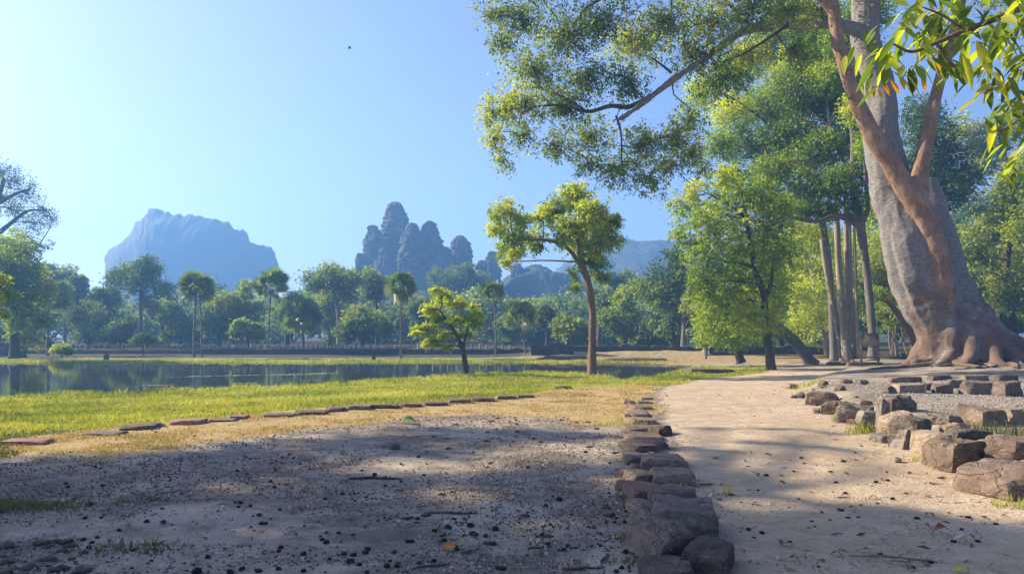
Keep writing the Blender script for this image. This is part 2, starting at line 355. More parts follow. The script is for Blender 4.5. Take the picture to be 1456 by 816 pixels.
# ------------------------------------------------------------------ hills
def rock_mat(name, c1, c2, sc):
    m, nt, b = nmat(name); p = gpos(nt); n1 = noise(nt, stretch(nt, p, (1, 1, 0.35)), sc, 6, 0.65); n2 = noise(nt, p, sc*6, 5, 0.7)
    col = ramp(nt, n1, [(0.35, c1), (0.65, c2)]); col = mixc(nt, mth(nt, 'MULTIPLY', n2, 0.5), col, [k*0.5 for k in c1])
    nt.links.new(col, b.inputs['Base Color']); bump(nt, b, mth(nt, 'ADD', n1, n2), 0.6, 1.0); return m
def ridge(name, pts, d, depth, rough, mat, label, seed, p_exp=3.0):
    P = np.array(pts, float); s = np.r_[0, np.cumsum(np.hypot(*np.diff(P, axis=0).T))]; n = 260
    q = np.linspace(0, s[-1], n); px, py = np.interp(q, s, P[:, 0]), np.interp(q, s, P[:, 1])
    ker = np.ones(31)/31; sm = lambda v: np.convolve(np.pad(v, 15, 'edge'), ker, 'valid'); spx, spy = sm(px), sm(py); cx = ((px-CX)/F*d).mean(); ts = np.linspace(-1, 1, 33); rows = []
    for t in ts:
        k = (1-abs(t)**p_exp)**(1/p_exp); k = max(k, 0.02)
        u_ = min(1, abs(t)*5); qx = px*(1-u_)+spx*u_+1.3*fbm(q*0.22, t*9, 0, seed, 4); qy = py*(1-u_)+(spy+2)*u_+1.3*fbm(q*0.24, t*9+5, 0, seed+1, 4); X, Z = (qx-CX)/F*d, CAMZ+(HZ-qy)/F*d
        x = cx+(X-cx)*k; z = np.where(Z > 0, Z*k, Z); y = np.full(n, d+t*depth/2)
        w_ = min(1, abs(t)*3)
        rows.append(np.stack([x+w_*rough*fbm(x*.06, t*3, z*.06, seed+3, 4), y+rough*1.6*fbm(x*.05, z*.09, t, seed+5, 4), z+w_*rough*.8*fbm(x*.08, t*4, 3, seed+7, 4)], -1))
    V = np.vstack(rows); i, j = np.meshgrid(np.arange(32), np.arange(n-1), indexing='ij'); k = (i*n+j).ravel()
    return tag(obj(name, mesh_np(name, V, np.stack([k, k+1, k+n+1, k+n], 1)), mat), label, kind='structure')
M_ROCK = rock_mat('far_rock', (0.055, 0.06, 0.05), (0.09, 0.09, 0.075), 0.06)
M_HILL = rock_mat('far_wood', (0.03, 0.045, 0.02), (0.07, 0.085, 0.04), 0.15)
mesa = [(158,480),(157,430),(154,402),(152,387),(151,367),(155,357),(161,352),(167,350),(172,347),(179,346),(181,339),(190,333),(190,318),(193,314),(200,315),(205,308),(213,304),(210,298),(218,296),(228,297),(232,302),(238,301),(246,307),(252,303),(257,305),(262,309),(268,306),(272,304),(279,307),(287,308),(294,311),(308,312),(316,315),(325,315),(333,325),(343,330),(346,326),(352,331),(354,344),(364,348),(373,349),(381,352),(386,351),(393,361),(397,377),(397,392),(396,430),(399,480)]
ridge('rock_hill', mesa, 385, 66, 1.1, M_ROCK, 'huge flat-topped rock butte in blue haze behind the left trees', 61, 1.6)
ridge('wooded_hill', [(740,480),(770,400),(800,376),(830,362),(855,352),(872,346),(884,343),(905,343),(925,347),(950,343),(985,352),(1030,346),(1080,360),(1150,372),(1240,400),(1300,480)], 470, 150, 3.0, M_HILL, 'hazy blue wooded hill behind the right-hand trees', 71, 2.2)
ridge('wooded_slope', [(690,480),(700,425),(725,396),(742,384),(760,377),(775,381),(790,390),(806,392),(822,404),(845,418),(870,440),(890,480)], 262, 70, 2.4, M_HILL, 'hazy wooded slope beside the temple towers', 81, 2.2)

# ------------------------------------------------------------------ temple on the far side
M_TEMPLE = rock_mat('temple_stone', (0.075, 0.075, 0.07), (0.15, 0.145, 0.13), 0.25)
TD = 235.0
temple = empty('stone_temple', GD(600, TD), 'ruined stone temple with clustered tiered towers in blue haze', 'temple')
TL = np.array(temple.location)
def tower(px, prof, seed, name='tower', d=TD):
    """prof: (py, half width in px) from the top down; each tier steps in and bulges"""
    prof = sorted(prof); pys = np.array([p[0] for p in prof], float); hw = np.array([p[1] for p in prof], float)
    top, bot = pys[0], pys[-1]; step = 6.2; rows = []; n = 64; a = np.linspace(0, 2*np.pi, n, endpoint=False); rot = 0.5+seed
    se = (np.abs(np.cos(a))**3.2+np.abs(np.sin(a))**3.2)**(-1/3.2); c = W(px, 478, d); s = d/F
    red = 1-0.07*(np.abs(np.sin(2*a)) > 0.93)
    ys = np.arange(top, bot+0.8, 0.8)
    for k, y in enumerate(ys):
        r = np.interp(y, pys, hw)*s*0.93; fr = ((y-top) % step)/step
        tv = 0.07*float(vnoise(math.floor((y-top)/step)*3.3, seed*5.1, 0, 7)); r = r*(0.92+tv+0.09*fr**0.8) if fr < 0.80 else r*(0.925+tv)
        rr = r*se*red*0.93; z = CAMZ+(HZ-y)*s; ca, sa = np.cos(a+rot), np.sin(a+rot)
        nz = fbm(ca*2+seed*3, sa*2, z*0.28, 90+seed, 4); rr = rr*(1+0.10*nz)+0.55*vnoise(np.floor(ca*4.5)*3.7, np.floor(sa*4.5)*2.9, math.floor((y-top)/step)*1.7+.4, 95+seed)+.62*fbm(ca*5, sa*5, z*.7, 77+seed, 4)
        rows.append(np.stack([c.x+rr*ca, c.y+rr*sa, z+0.12*nz], -1))
    V = np.vstack(rows); m_ = len(ys); i, j = np.meshgrid(np.arange(m_-1), np.arange(n), indexing='ij'); j2 = (j+1) % n
    Q = np.stack([i*n+j, (i+1)*n+j, (i+1)*n+j2, i*n+j2], -1).reshape(-1, 4)
    tc = V[:n].mean(0)+np.array([0, 0, 0.35]); V = np.vstack([V, tc]); jj_ = np.arange(0, n, 2); Q = np.vstack([Q, np.stack([np.full(len(jj_), len(V)-1), jj_, (jj_+1) % n, (jj_+2) % n], -1)])
    return obj(name, mesh_np(name, V-TL, Q, smooth=False), M_TEMPLE, temple)
tower(562, [(288,5),(291,10),(300,14),(312,18),(328,21),(345,22),(372,23),(400,25),(480,27)], 1, d=TD)
tower(531, [(321,3),(325,6),(334,11),(346,15),(362,17),(385,18),(480,20)], 2, d=TD-5)
tower(511, [(361,3),(366,6),(380,7),(410,9),(480,10)], 3, d=TD-8)
tower(586, [(318,4),(323,8),(334,14),(348,19),(370,23),(400,26),(480,28)], 4, d=TD-12)
tower(611, [(315,3),(319,8),(328,13),(342,19),(356,25),(372,30),(395,33),(480,36)], 5, d=TD-3)
tower(655, [(336,5),(340,9),(350,14),(362,17),(376,19),(400,21),(480,24)], 6, d=TD+3)
tower(685, [(371,3),(376,6),(388,8),(420,10),(480,12)], 7, d=TD-4)
tower(700, [(358,3),(363,7),(374,11),(390,13),(420,15),(480,18)], 8, d=TD+6)
tower(735, [(375,4),(380,8),(394,12),(420,16),(480,20)], 9, d=TD+10)
tower(548, [(352,4),(358,8),(370,13),(388,17),(480,20)], 10, d=TD-16)
tower(632, [(352,4),(358,9),(370,14),(390,18),(480,22)], 11, d=TD-14)
mb = MB(); s_ = TD/F
for x0, x1, y0, dd in ((500,735,432,20),(505,722,418,15),(510,712,404,10),(514,700,392,6)):
    z1 = CAMZ+(HZ-y0)*s_; mb.box(((x0+x1)/2*s_-CX*s_, TD, z1/2), ((x1-x0)*s_, 2*dd+8, z1))
obj('terrace', mb.mesh('terrace', TL, False), M_TEMPLE, temple)

# ------------------------------------------------------------------ old walls round the pond
M_DARKST = stone_mat('dark_laterite', (0.085, 0.08, 0.075), (0.035, 0.035, 0.035), (0.14, 0.125, 0.105), 0.6, 0.6)
M_STONE = stone_mat('sandstone', (0.215, 0.155, 0.113), (0.075, 0.056, 0.045), (0.32, 0.235, 0.165))
M_GREYST = stone_mat('grey_sandstone', (0.20, 0.17, 0.14), (0.07, 0.06, 0.05), (0.29, 0.24, 0.19))
M_PALEST = stone_mat('pale_sandstone', (0.31, 0.235, 0.165), (0.14, 0.10, 0.07), (0.40, 0.31, 0.22))
def rubble_wall(name, x0, x1, d, z0, z1, th, label, seed, ragged=0.06):
    """a long wall of laid blocks: one mesh, courses and joints cut in, ragged top"""
    n = max(6, int((x1-x0)/0.28)); m_ = max(4, int((z1-z0)/0.11)); rows = []
    xs = np.linspace(x0, x1, n); prof = [(-th/2, t) for t in np.linspace(0, 1, m_)]+[(0, 1.0)]+[(th/2, t) for t in np.linspace(1, 0, 4)]
    for (yo, t) in prof:
        top = z1+ragged*fbm(xs*0.7, seed, 0, seed, 3)+ragged*0.8*vnoise(np.floor(xs/0.9), seed, 0, seed+2)
        z = z0+(top-z0)*t; course = np.floor(t*5); off = 0.05*vnoise(np.floor(xs/0.75+course*0.4)*3.1, course*7.7, 0, seed+5)
        rows.append(np.stack([xs+0.03*vnoise(xs*5, z*5, 0, seed), np.full(n, d)+yo+off+0.03*fbm(xs*2, z*4, 0, seed+1, 3), z+0*xs], -1))
    V = np.vstack(rows); r_ = len(prof); i, j = np.meshgrid(np.arange(r_-1), np.arange(n-1), indexing='ij'); k = (i*n+j).ravel()
    c = np.array([(x0+x1)/2, d, z0]); o = obj(name, mesh_np(name, V-c, np.stack([k, k+1, k+n+1, k+n], 1), smooth=False), M_DARKST, None, c)
    return tag(o, label, 'wall')
sx70 = lambda px, d=70.0: (px-CX)/F*d
rubble_wall('stone_wall', sx70(285), sx70(752), 70, -0.3, 0.42, 0.6, 'long low dark retaining wall along the far bank behind the palms', 3)
rubble_wall('stone_wall', sx70(-90), sx70(68), 66, -0.3, 0.62, 0.8, 'dark stone wall on the far bank at the left edge of the pond', 5, 0.03)
rubble_wall('stone_wall', sx70(755, 64), sx70(815, 64), 64, -0.05, 0.82, 0.8, 'short dark wall block at the near end of the rubble wall behind the slim tree', 7, 0.03)
rubble_wall('stone_wall', sx70(812, 67), sx70(1015, 67), 67, -0.05, 0.72, 0.9, 'dark rubble wall below the pines to the right of the slim tree', 9, 0.12)
rubble_wall('stone_wall', sx70(1010, 62), sx70(1180, 62), 62, 0.0, 0.75, 0.7, 'low brown wall in the shade behind the leaning trunk', 11, 0.1)
rubble_wall('stone_wall', sx70(1415, 48), sx70(1560, 48), 48, 0.1, 1.25, 0.6, 'dark low wall behind the roots at the right edge', 13, 0.05)
plat = empty('stone_platform', GD(10, 74), 'stepped dark stone platform at the left edge beyond the pond', 'platform'); PL = np.array(plat.location)
for k, (a_, b_, z0, z1) in enumerate(((-110, 50, -0.2, 0.55), (-110, 40, 0.55, 1.1), (-110, 28, 1.1, 1.75), (-110, 14, 1.75, 2.5))):
    mb = MB(); mb.box(((sx70(a_, 74)+sx70(b_, 74))/2, 75+k*0.8, (z0+z1)/2), (sx70(b_, 74)-sx70(a_, 74), 5-k*0.9, z1-z0-0.004))
    obj('step', mb.mesh('step', PL, False), M_DARKST, plat)

# ------------------------------------------------------------------ haze
bm = bmesh.new(); bmesh.ops.create_cube(bm, size=1.0)
HB = (Vector((-520, -60, -3.0)), Vector((520, 660, 96)))
for v in bm.verts: v.co = Vector([HB[0][i]+(v.co[i]+0.5)*(HB[1][i]-HB[0][i]) for i in range(3)])
me = bpy.data.meshes.new('haze'); bm.to_mesh(me); bm.free()
m = bpy.data.materials.new('haze_air'); m.use_nodes = True; nt = m.node_tree; nt.nodes.remove(nt.nodes['Principled BSDF'])
pv = N(nt, 'VolumePrincipled'); pv.inputs['Color'].default_value = (*HAZE_COLOR, 1); pv.inputs['Density'].default_value = HAZE_DENSITY; pv.inputs['Anisotropy'].default_value = HAZE_ANISO
nt.links.new(pv.outputs[0], nt.nodes['Material Output'].inputs['Volume'])
tag(obj('haze', me, m), 'thin blue morning haze over the pond', kind='stuff')
# ================================================================== TREES
L_YEL = leaf_mat('leaf_yellow_green', [(0, (0.148, 0.232, 0.020)), (0.5, (0.325, 0.421, 0.034)), (1, (0.66, 0.66, 0.052))], 0.5)
L_GRN = leaf_mat('leaf_green', [(0, (0.126, 0.214, 0.025)), (0.5, (0.291, 0.427, 0.038)), (1, (0.700, 0.700, 0.061))], 0.45)
L_MID = leaf_mat('leaf_bright_green', [(0, (0.104, 0.177, 0.022)), (0.5, (0.258, 0.352, 0.038)), (1, (0.516, 0.564, 0.066))], 0.5)
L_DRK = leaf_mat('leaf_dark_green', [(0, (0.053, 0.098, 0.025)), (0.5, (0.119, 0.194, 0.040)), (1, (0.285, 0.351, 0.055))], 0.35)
L_OLV = leaf_mat('leaf_olive', [(0, (0.092, 0.134, 0.025)), (0.5, (0.198, 0.271, 0.045)), (1, (0.396, 0.447, 0.071))], 0.4)
L_PALM = leaf_mat('palm_leaf', [(0, (0.093, 0.138, 0.030)), (0.6, (0.198, 0.305, 0.059)), (1, (0.529, 0.519, 0.153))], 0.35, gloss=0.1)
L_FAR = leaf_mat('far_leaf', [(0, (0.070, 0.127, 0.022)), (0.5, (0.156, 0.235, 0.034)), (1, (0.381, 0.453, 0.051))], 0.4)
B_GREY = bark_mat('grey_bark', (0.09, 0.08, 0.07), (0.17, 0.15, 0.13), (0.26, 0.235, 0.205))
B_PALE = bark_mat('pale_bark', (0.17, 0.14, 0.11), (0.29, 0.245, 0.195), (0.40, 0.35, 0.29), 1.0, 0.1, 0.02)
B_BRWN = bark_mat('brown_bark', (0.10, 0.06, 0.04), (0.20, 0.13, 0.09), (0.30, 0.20, 0.14), 1.5)
B_DARK = bark_mat('dark_bark', (0.04, 0.032, 0.026), (0.085, 0.066, 0.052), (0.14, 0.11, 0.085), 1.3)

def _unit(v): return v/(np.linalg.norm(v, axis=-1, keepdims=True)+1e-9)
def leaf_quads(C, sig, per, size, rng, tint, ratio=0.5, flat=0.6, up=0.7, droop=0.25):
    K = len(C); n = K*per
    pos = np.repeat(C, per, 0)+rng.normal(size=(n, 3))*np.repeat(sig, per)[:, None]*np.array([1, 1, flat])
    ax = rng.normal(size=(n, 3)); ax[:, 2] = ax[:, 2]*0.6-droop; ax = _unit(ax)
    nm = rng.normal(size=(n, 3)); nm[:, 2] += up; nm = _unit(nm-ax*(nm*ax).sum(1, keepdims=True)); sd = np.cross(nm, ax)
    L = (size*rng.uniform(0.65, 1.35, n))[:, None]; w_ = L*ratio*0.5
    V = np.stack([pos, pos+ax*L*.42+sd*w_+nm*L*.08, pos+ax*L-nm*L*.06, pos+ax*L*.42-sd*w_+nm*L*.08], 1).reshape(-1, 3)
    t = np.clip(np.repeat(tint, per)+rng.normal(size=n)*0.13, 0, 1)
    return V, np.arange(n*4).reshape(-1, 4), np.repeat(t, 4)
def spray_quads(C, per, L, size, rng, tint, out=None, ratio=0.5, droop=0.25):
    """leaves set alternately along little twigs: flat drooping sprays"""
    K = len(C); d = rng.normal(size=(K, 3))*np.array([1, 1, .5]); d[:, 2] -= droop
    if out is not None: d = d+out*0.9
    d = _unit(d); up_ = np.array([0, 0, 1.0])+rng.normal(size=(K, 3))*0.35; sd = _unit(np.cross(d, up_)); nm = np.cross(sd, d)
    k = np.tile(np.arange(per), K); t = (k+rng.uniform(-.3, .3, K*per))/per; sg = np.where(k % 2 == 0, 1.0, -1.0); R = lambda a: np.repeat(a, per, 0)
    Ls = np.repeat(L*rng.uniform(.6, 1.4, K), per); pos = R(C)+R(d)*((t-.4)*Ls)[:, None]-np.array([0, 0, 1.0])*(droop*.5*t*t*Ls)[:, None]+rng.normal(size=(K*per, 3))*size*.25
    ax = _unit(R(d)*.55+R(sd)*sg[:, None]*.85+rng.normal(size=(K*per, 3))*.28-np.array([0, 0, droop])); n_ = _unit(R(nm)+rng.normal(size=(K*per, 3))*.4); n_ = _unit(n_-ax*(n_*ax).sum(1, keepdims=True)); s2 = np.cross(n_, ax)
    Z = (size*rng.uniform(.55, 1.35, K*per)*(1.1-.4*t))[:, None]; w_ = Z*ratio*.5
    V = np.stack([pos, pos+ax*Z*.45+s2*w_+n_*Z*.07, pos+ax*Z-n_*Z*.08, pos+ax*Z*.45-s2*w_+n_*Z*.07], 1).reshape(-1, 3)
    tt = np.clip(np.repeat(tint, per)+rng.normal(size=K*per)*.10, 0, 1); return V, np.arange(K*per*4).reshape(-1, 4), np.repeat(tt, 4)
def clumps(lobes, k, rng, tint=(0.2, 0.8), shell=0.45, sigf=0.17, toptint=0.0):
    """twig-end clumps spread through the lobes, denser towards each lobe's rim; lobes: (centre, (rx, ry, rz))"""
    w_ = np.array([r[0]*r[2] for _, r in lobes]); cnt = np.maximum(3, (k*w_/w_.sum()).astype(int))
    C, S, T, O = [], [], [], []
    for i, ((c, r), m_) in enumerate(zip(lobes, cnt)):
        d = _unit(rng.normal(size=(m_, 3))); rad = rng.uniform(0, 1, m_)**shell
        q = np.array(c)+d*rad[:, None]*np.array(r)*(1+0.22*fbm(d[:, 0]*1.7+i*7, d[:, 1]*1.7, d[:, 2]*1.7, 7, 2))[:, None]
        C.append(q); S.append(np.full(m_, sigf*(r[0]*r[1]*r[2])**(1/3))*rng.uniform(0.6, 1.4, m_))
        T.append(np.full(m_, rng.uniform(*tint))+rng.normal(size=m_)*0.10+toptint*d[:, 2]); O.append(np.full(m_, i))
    return np.vstack(C), np.concatenate(S), np.concatenate(T), np.concatenate(O)

def make_tree(name, label, base, trunks, lobes, leafm, barkm, k=260, per=16, size=0.3, seed=0, cat='tree', group=None,
              tint=(0.2, 0.8), shell=0.45, sigf=0.17, twigs=0.35, sides=9, limb_r=0.35, ratio=0.5, flat=0.6, toptint=0.12, sink=0.25, droop=0.25, spray=0.0, rough=0.14, gaps=None):
    """trunks: lists of (points, radii) in the world; a limb is grown from the nearest trunk point to every lobe"""
    rng = np.random.default_rng(seed); root = empty(name, base, label, cat, group); B = np.array(base)
    mb = MB(); TP, TR = [], []
    for i, (P, R) in enumerate(trunks):
        P = [np.array(p, float) for p in P]
        if i == 0: P[0] = P[0]-np.array([0, 0, sink])
        C, r = catmull(P, R, 8*len(P)); TP.append(C); TR.append(r)
        if i == 0: R = [R[0]*1.35]+list(R[1:]); P = [P[0], P[0]+(P[1]-P[0])*min(0.25, 0.9/np.linalg.norm(P[1]-P[0]))]+P[1:]; R = [R[0], R[1]+(R[0]-R[1])*0.35]+R[1:]
        mb.tube(P, R, sides, rough=rough, seed=seed+i)
    TP, TR = np.vstack(TP), np.concatenate(TR); lo = TP[:, 2].min()+0.35*(TP[:, 2].max()-TP[:, 2].min())
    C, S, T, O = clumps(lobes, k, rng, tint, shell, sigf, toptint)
    if gaps is not None: kp = gaps(C); C, S, T, O = C[kp], S[kp], T[kp], O[kp]
    for i, (c, r) in enumerate(lobes):
        c = np.array(c); cost = np.linalg.norm(TP-c, axis=1)+2.0*np.maximum(0, TP[:, 2]-c[2])+(TP[:, 2] < lo)*50
        j = int(np.argmin(cost)); p0 = TP[j]; L = np.linalg.norm(c-p0); r0 = min(TR[j]*0.75, max(0.02, TR.max()*limb_r*min(1, 0.35+L*0.12)))
        mid = p0*0.5+c*0.5+np.array([0, 0, 0.08*L])+rng.normal(size=3)*0.06*L
        if L > 0.3: mb.tube([p0, mid, c], [r0, r0*0.65, r0*0.3], 6, n=9)
        own = np.nonzero(O == i)[0]
        for q in own[:int(len(own)*twigs)]:
            e = C[q]; st = c if rng.uniform() < 0.6 or L < 0.3 else mid; m2 = st*0.5+e*0.5+rng.normal(size=3)*0.08*np.linalg.norm(e-st)
            mb.tube([st, m2, e], [r0*0.28, r0*0.17, r0*0.07], 3, n=5, cap=False)
    obj('trunk', mb.mesh('trunk', B), barkm, root)
    if spray:
        LC = np.array([l[0] for l in lobes]); C2 = np.repeat(C, 2, 0)+rng.normal(size=(2*len(C), 3))*np.repeat(S, 2)[:, None]
        V, Q, t = spray_quads(C2, per//2, spray, size, rng, np.repeat(T, 2), _unit(C2-LC[np.repeat(O, 2)]), ratio, droop)
    else: V, Q, t = leaf_quads(C, S, per, size, rng, T, ratio, flat, droop=droop)
    obj('crown', mesh_np('crown', V-B, Q, t, smooth=False), leafm, root)
    return root
def plobes(L, d, spread, rng, flat=1.0):
    """lobes given in photo pixels (px, py, r[, ry][, depth offset]) at distance d"""
    out = []
    for l in L:
        dd = d+(l[4] if len(l) > 4 else rng.uniform(-spread, spread)); s = dd/F; ry = l[3] if len(l) > 3 and l[3] else l[2]
        out.append((tuple(W(l[0], l[1], dd)), (l[2]*s, min(l[2], ry)*s*1.1, ry*s*flat)))
    return out
def ptrunk(pts, d): return [W(p[0], p[1], d+(p[3] if len(p) > 3 else 0)) for p in pts], [p[2]*d/F for p in pts]

# ---------------------------------------------------------------- trees across the pond, one crown and trunk each
def dome(cx, cy, rx, ry, n, rng):
    L = []
    for i in range(n):
        a = rng.uniform(0, 2*np.pi); q = rng.uniform(0.15, 0.75)**0.7; s = rng.uniform(0.32, 0.5)
        L.append((cx+q*rx*math.cos(a), cy+q*ry*math.sin(a)*0.9, s*min(rx, ry)*1.05))
    L.append((cx, cy, 0.6*rx, 0.55*ry)); return L
FARTREES = [  # trunk px, distance, crown centre and radii (px), leaves, bark, density, label
 (200, 88, 200, 405, 40, 36, L_DRK, B_GREY, 1.0, 'large round dark tree standing in front of the rock butte'),
 (152, 92, 150, 428, 20, 28, L_DRK, B_DARK, 1.2, 'narrow blackish tree just left of the big round tree below the butte'),
 (128, 84, 125, 460, 27, 28, L_OLV, B_DARK, 1.1, 'rounded olive tree between the palm and the narrow blackish tree'),
 (172, 82, 170, 470, 22, 24, L_FAR, B_DARK, 1.1, 'low bushy tree under the left half of the big round crown'),
 (112, 98, 108, 412, 22, 20, L_DRK, B_DARK, 1.2, 'dark tree top rising at the sky gap left of the butte'),
 (92, 100, 84, 398, 26, 26, L_FAR, B_DARK, 1.0, 'hazy green tree behind the see-through tree at the left'),
 (230, 95, 236, 440, 22, 34, L_OLV, B_DARK, 1.0, 'grey green tree in front of the middle of the butte'),
 (258, 86, 256, 468, 22, 26, L_DRK, B_DARK, 1.1, 'dark low tree left of the twin stemmed palm'),
 (312, 86, 318, 456, 24, 34, L_OLV, B_DARK, 1.0, 'olive tree just right of the twin stemmed palm'),
 (340, 84, 340, 438, 34, 36, L_FAR, B_GREY, 1.0, 'wide mid green tree between the twin stemmed palm and the next palm'),
 (352, 78, 350, 470, 24, 18, L_MID, B_DARK, 1.0, 'low bright green shrubby tree by the far wall near the second palm'),
 (408, 96, 410, 452, 22, 40, L_DRK, B_DARK, 1.1, 'dark tall tree between the second palm and the shaggy short palm'),
 (481, 86, 466, 400, 46, 34, L_OLV, B_PALE, 0.8, 'tall airy tree with a broad crown and pale stem left of the temple'),
 (470, 92, 470, 450, 26, 40, L_FAR, B_DARK, 1.0, 'green tree under the tall airy broad crown'),
 (515, 78, 516, 464, 38, 32, L_OLV, B_DARK, 1.3, 'big rounded pale olive bush at the water side below the temple'),
 (536, 95, 534, 412, 26, 30, L_FAR, B_DARK, 1.0, 'hazy tree in front of the left temple tower'),
 (600, 100, 600, 440, 24, 34, L_DRK, B_DARK, 1.1, 'dark tree right of the tall central palm'),
 (650, 150, 650, 400, 38, 28, L_DRK, B_DARK, 1.2, 'dark dome shaped tree rising before the right temple tower'),
 (690, 125, 690, 440, 30, 26, L_DRK, B_DARK, 1.1, 'dark rounded tree behind the slender palm right of the yellow green sapling'),
 (722, 96, 720, 462, 22, 30, L_FAR, B_DARK, 1.0, 'soft green tree between the slender palm and the leaning palm'),
 (778, 84, 778, 450, 16, 22, L_DRK, B_DARK, 1.1, 'small dark tree with a bare stem left of the slim tree'),
 (808, 76, 810, 470, 24, 24, L_OLV, B_DARK, 1.2, 'dense grey green bush tree against the rubble wall beside the slim trunk'),
 (790, 110, 792, 462, 24, 26, L_FAR, B_DARK, 1.0, 'pale hazy tree behind the small dark bare stemmed tree'),
 (852, 96, 856, 440, 22, 44, L_FAR, B_DARK, 1.0, 'green tree seen just right of the slim trunk'),
 (888, 80, 886, 452, 28, 42, L_MID, B_DARK, 1.0, 'light green feathery tree behind the wall right of the slim tree'),
 (872, 120, 884, 408, 34, 22, L_DRK, B_DARK, 1.1, 'dark flat topped tree in front of the wooded hill'),
 (972, 72, 945, 405, 42, 52, L_DRK, B_GREY, 1.2, 'tall dark pine-like tree with a grey stem beyond the rubble wall'),
 (918, 78, 926, 468, 30, 34, L_OLV, B_DARK, 1.2, 'bushy olive tree under the dark pine-like crown'),
 (958, 75, 962, 458, 24, 38, L_DRK, B_DARK, 1.1, 'dark green tree behind the grey stem of the pine-like tree'),
 (1003, 62, 990, 425, 24, 34, L_OLV, B_PALE, 1.0, 'grey green drooping tree with a thin pale stem left of the bushy tree'),
]
for i, (px, d, cx, cy_, rx, ry, lm, bm_, den, lab) in enumerate(FARTREES):
    rx, ry = rx*1.12, ry*1.08
    rng = np.random.default_rng(100+i); b0 = GD(px, d); s = d/F; hgt0 = CAMZ+(HZ-cy_)*s
    jx = (px+cx)/2; P = [b0, W(px, (HZ+cy_)/2+12, d), W(jx, cy_+ry*0.35, d), W(cx, cy_-ry*0.25, d)]; r0 = 0.13+0.006*ry*s*8
    L = plobes(dome(cx, cy_, rx, ry, 7, rng), d, rx*s*0.5, rng)
    area = rx*ry*s*s
    make_tree('tree', lab, b0, [(P, [r0, r0*0.85, r0*0.6, r0*0.3])], L, lm, bm_, k=int(den*(300+13*area)), per=16, size=0.34 if d < 110 else 0.46, seed=200+i,
              group='trees across the pond', twigs=0.15, sides=7, sigf=0.2)
# small umbrella tree and shrub on the far bank
rng = np.random.default_rng(9); d = 68; b0 = GD(204, d)
make_tree('tree', 'small umbrella shaped tree alone on the far bank before the big round tree', b0, [ptrunk([(204, 503, 1.6), (203, 490, 1.2), (202, 483, .8)], d)],
          plobes([(193, 484, 10, 7), (205, 480, 12, 8), (216, 484, 10, 7)], d, 0.4, rng), L_DRK, B_DARK, k=150, per=14, size=0.2, seed=11, group='trees across the pond')
b0 = GD(88, 64); d = 64
make_tree('shrub', 'low pale green clipped shrub at the water edge left of the umbrella tree', b0, [ptrunk([(88, 506, 1.5), (88, 500, 1.0), (88, 497, .6)], d)],
          plobes([(80, 497, 9, 7), (90, 495, 10, 8), (98, 499, 7, 6)], d, 0.3, rng), L_MID, B_DARK, k=160, per=14, size=0.16, seed=12, cat='shrub')
# left edge: sparse tall tree, green trees
rng = np.random.default_rng(21); d = 84; b0 = GD(-22, d)
make_tree('tree', 'tall see-through tree with fine branches at the upper left edge', b0,
          [ptrunk([(-22, 500, 9), (-18, 420, 7), (-12, 340, 5.5), (-4, 290, 3.5), (6, 255, 2)], d), ptrunk([(-12, 340, 4), (15, 318, 2.6), (40, 300, 1.8), (66, 300, 1)], d), ptrunk([(-16, 385, 3.5), (15, 355, 2.4), (45, 345, 1.5), (62, 352, .8)], d), ptrunk([(-4, 290, 3), (22, 276, 2), (44, 268, 1.2)], d)],
          plobes([(0, 245, 22), (22, 258, 22), (40, 276, 20), (62, 298, 18), (50, 318, 20), (25, 300, 22), (74, 312, 11), (30, 335, 18), (52, 350, 15), (0, 280, 26), (-40, 260, 40), (-60, 310, 40), (10, 360, 24), (68, 348, 8)], d, 3, rng),
          L_DRK, B_DARK, k=1000, per=12, size=0.22, seed=22, twigs=0.9, sigf=0.22, shell=0.6, limb_r=0.16, group='trees across the pond')
d = 58; b0 = GD(22, d)
make_tree('tree', 'yellow olive leafy tree at the left edge below the see-through tree', b0, [ptrunk([(22, 505, 7), (20, 450, 5), (18, 400, 4), (15, 360, 2)], d)],
          plobes([(10, 350, 26), (35, 362, 22), (-10, 380, 34), (22, 390, 30), (52, 392, 18), (5, 420, 30), (44, 425, 24), (70, 412, 14), (30, 455, 24), (58, 455, 18)], d, 2, rng),
          L_YEL, B_DARK, k=1100, per=18, size=0.22, seed=23, tint=(0.0, 0.6), group='trees across the pond')
d = 62; b0 = GD(34, d)
make_tree('tree', 'pale bushy tree behind the left stone wall', b0, [ptrunk([(34, 505, 4), (32, 490, 3), (32, 480, 2)], d)],
          plobes([(25, 480, 18), (42, 476, 16), (52, 488, 12), (34, 465, 14)], d, 1, rng), L_OLV, B_DARK, k=200, per=14, size=0.18, seed=26, group='trees across the pond')
d = 30; b0 = GD(-120, d)
make_tree('tree', 'bright green tree whose drooping boughs enter at the left edge', b0, [ptrunk([(-120, 575, 9), (-118, 500, 7), (-110, 430, 5.5), (-100, 380, 4), (-90, 340, 2.5)], d), ptrunk([(-110, 430, 4), (-60, 398, 3), (-10, 402, 1.6), (12, 418, .8)], d)],
          plobes([(4, 398, 13, 9, 0), (14, 420, 14, 10, .3), (-8, 425, 20, 14, 0), (2, 446, 10, 8, 0), (-40, 400, 36, 28, 0), (-90, 360, 50, 40), (-130, 400, 50, 40), (-70, 440, 36, 30), (-120, 320, 44, 36)], d, 1.5, rng),
          L_YEL, B_BRWN, k=900, per=20, size=0.13, seed=24, tint=(0.2, 0.8))

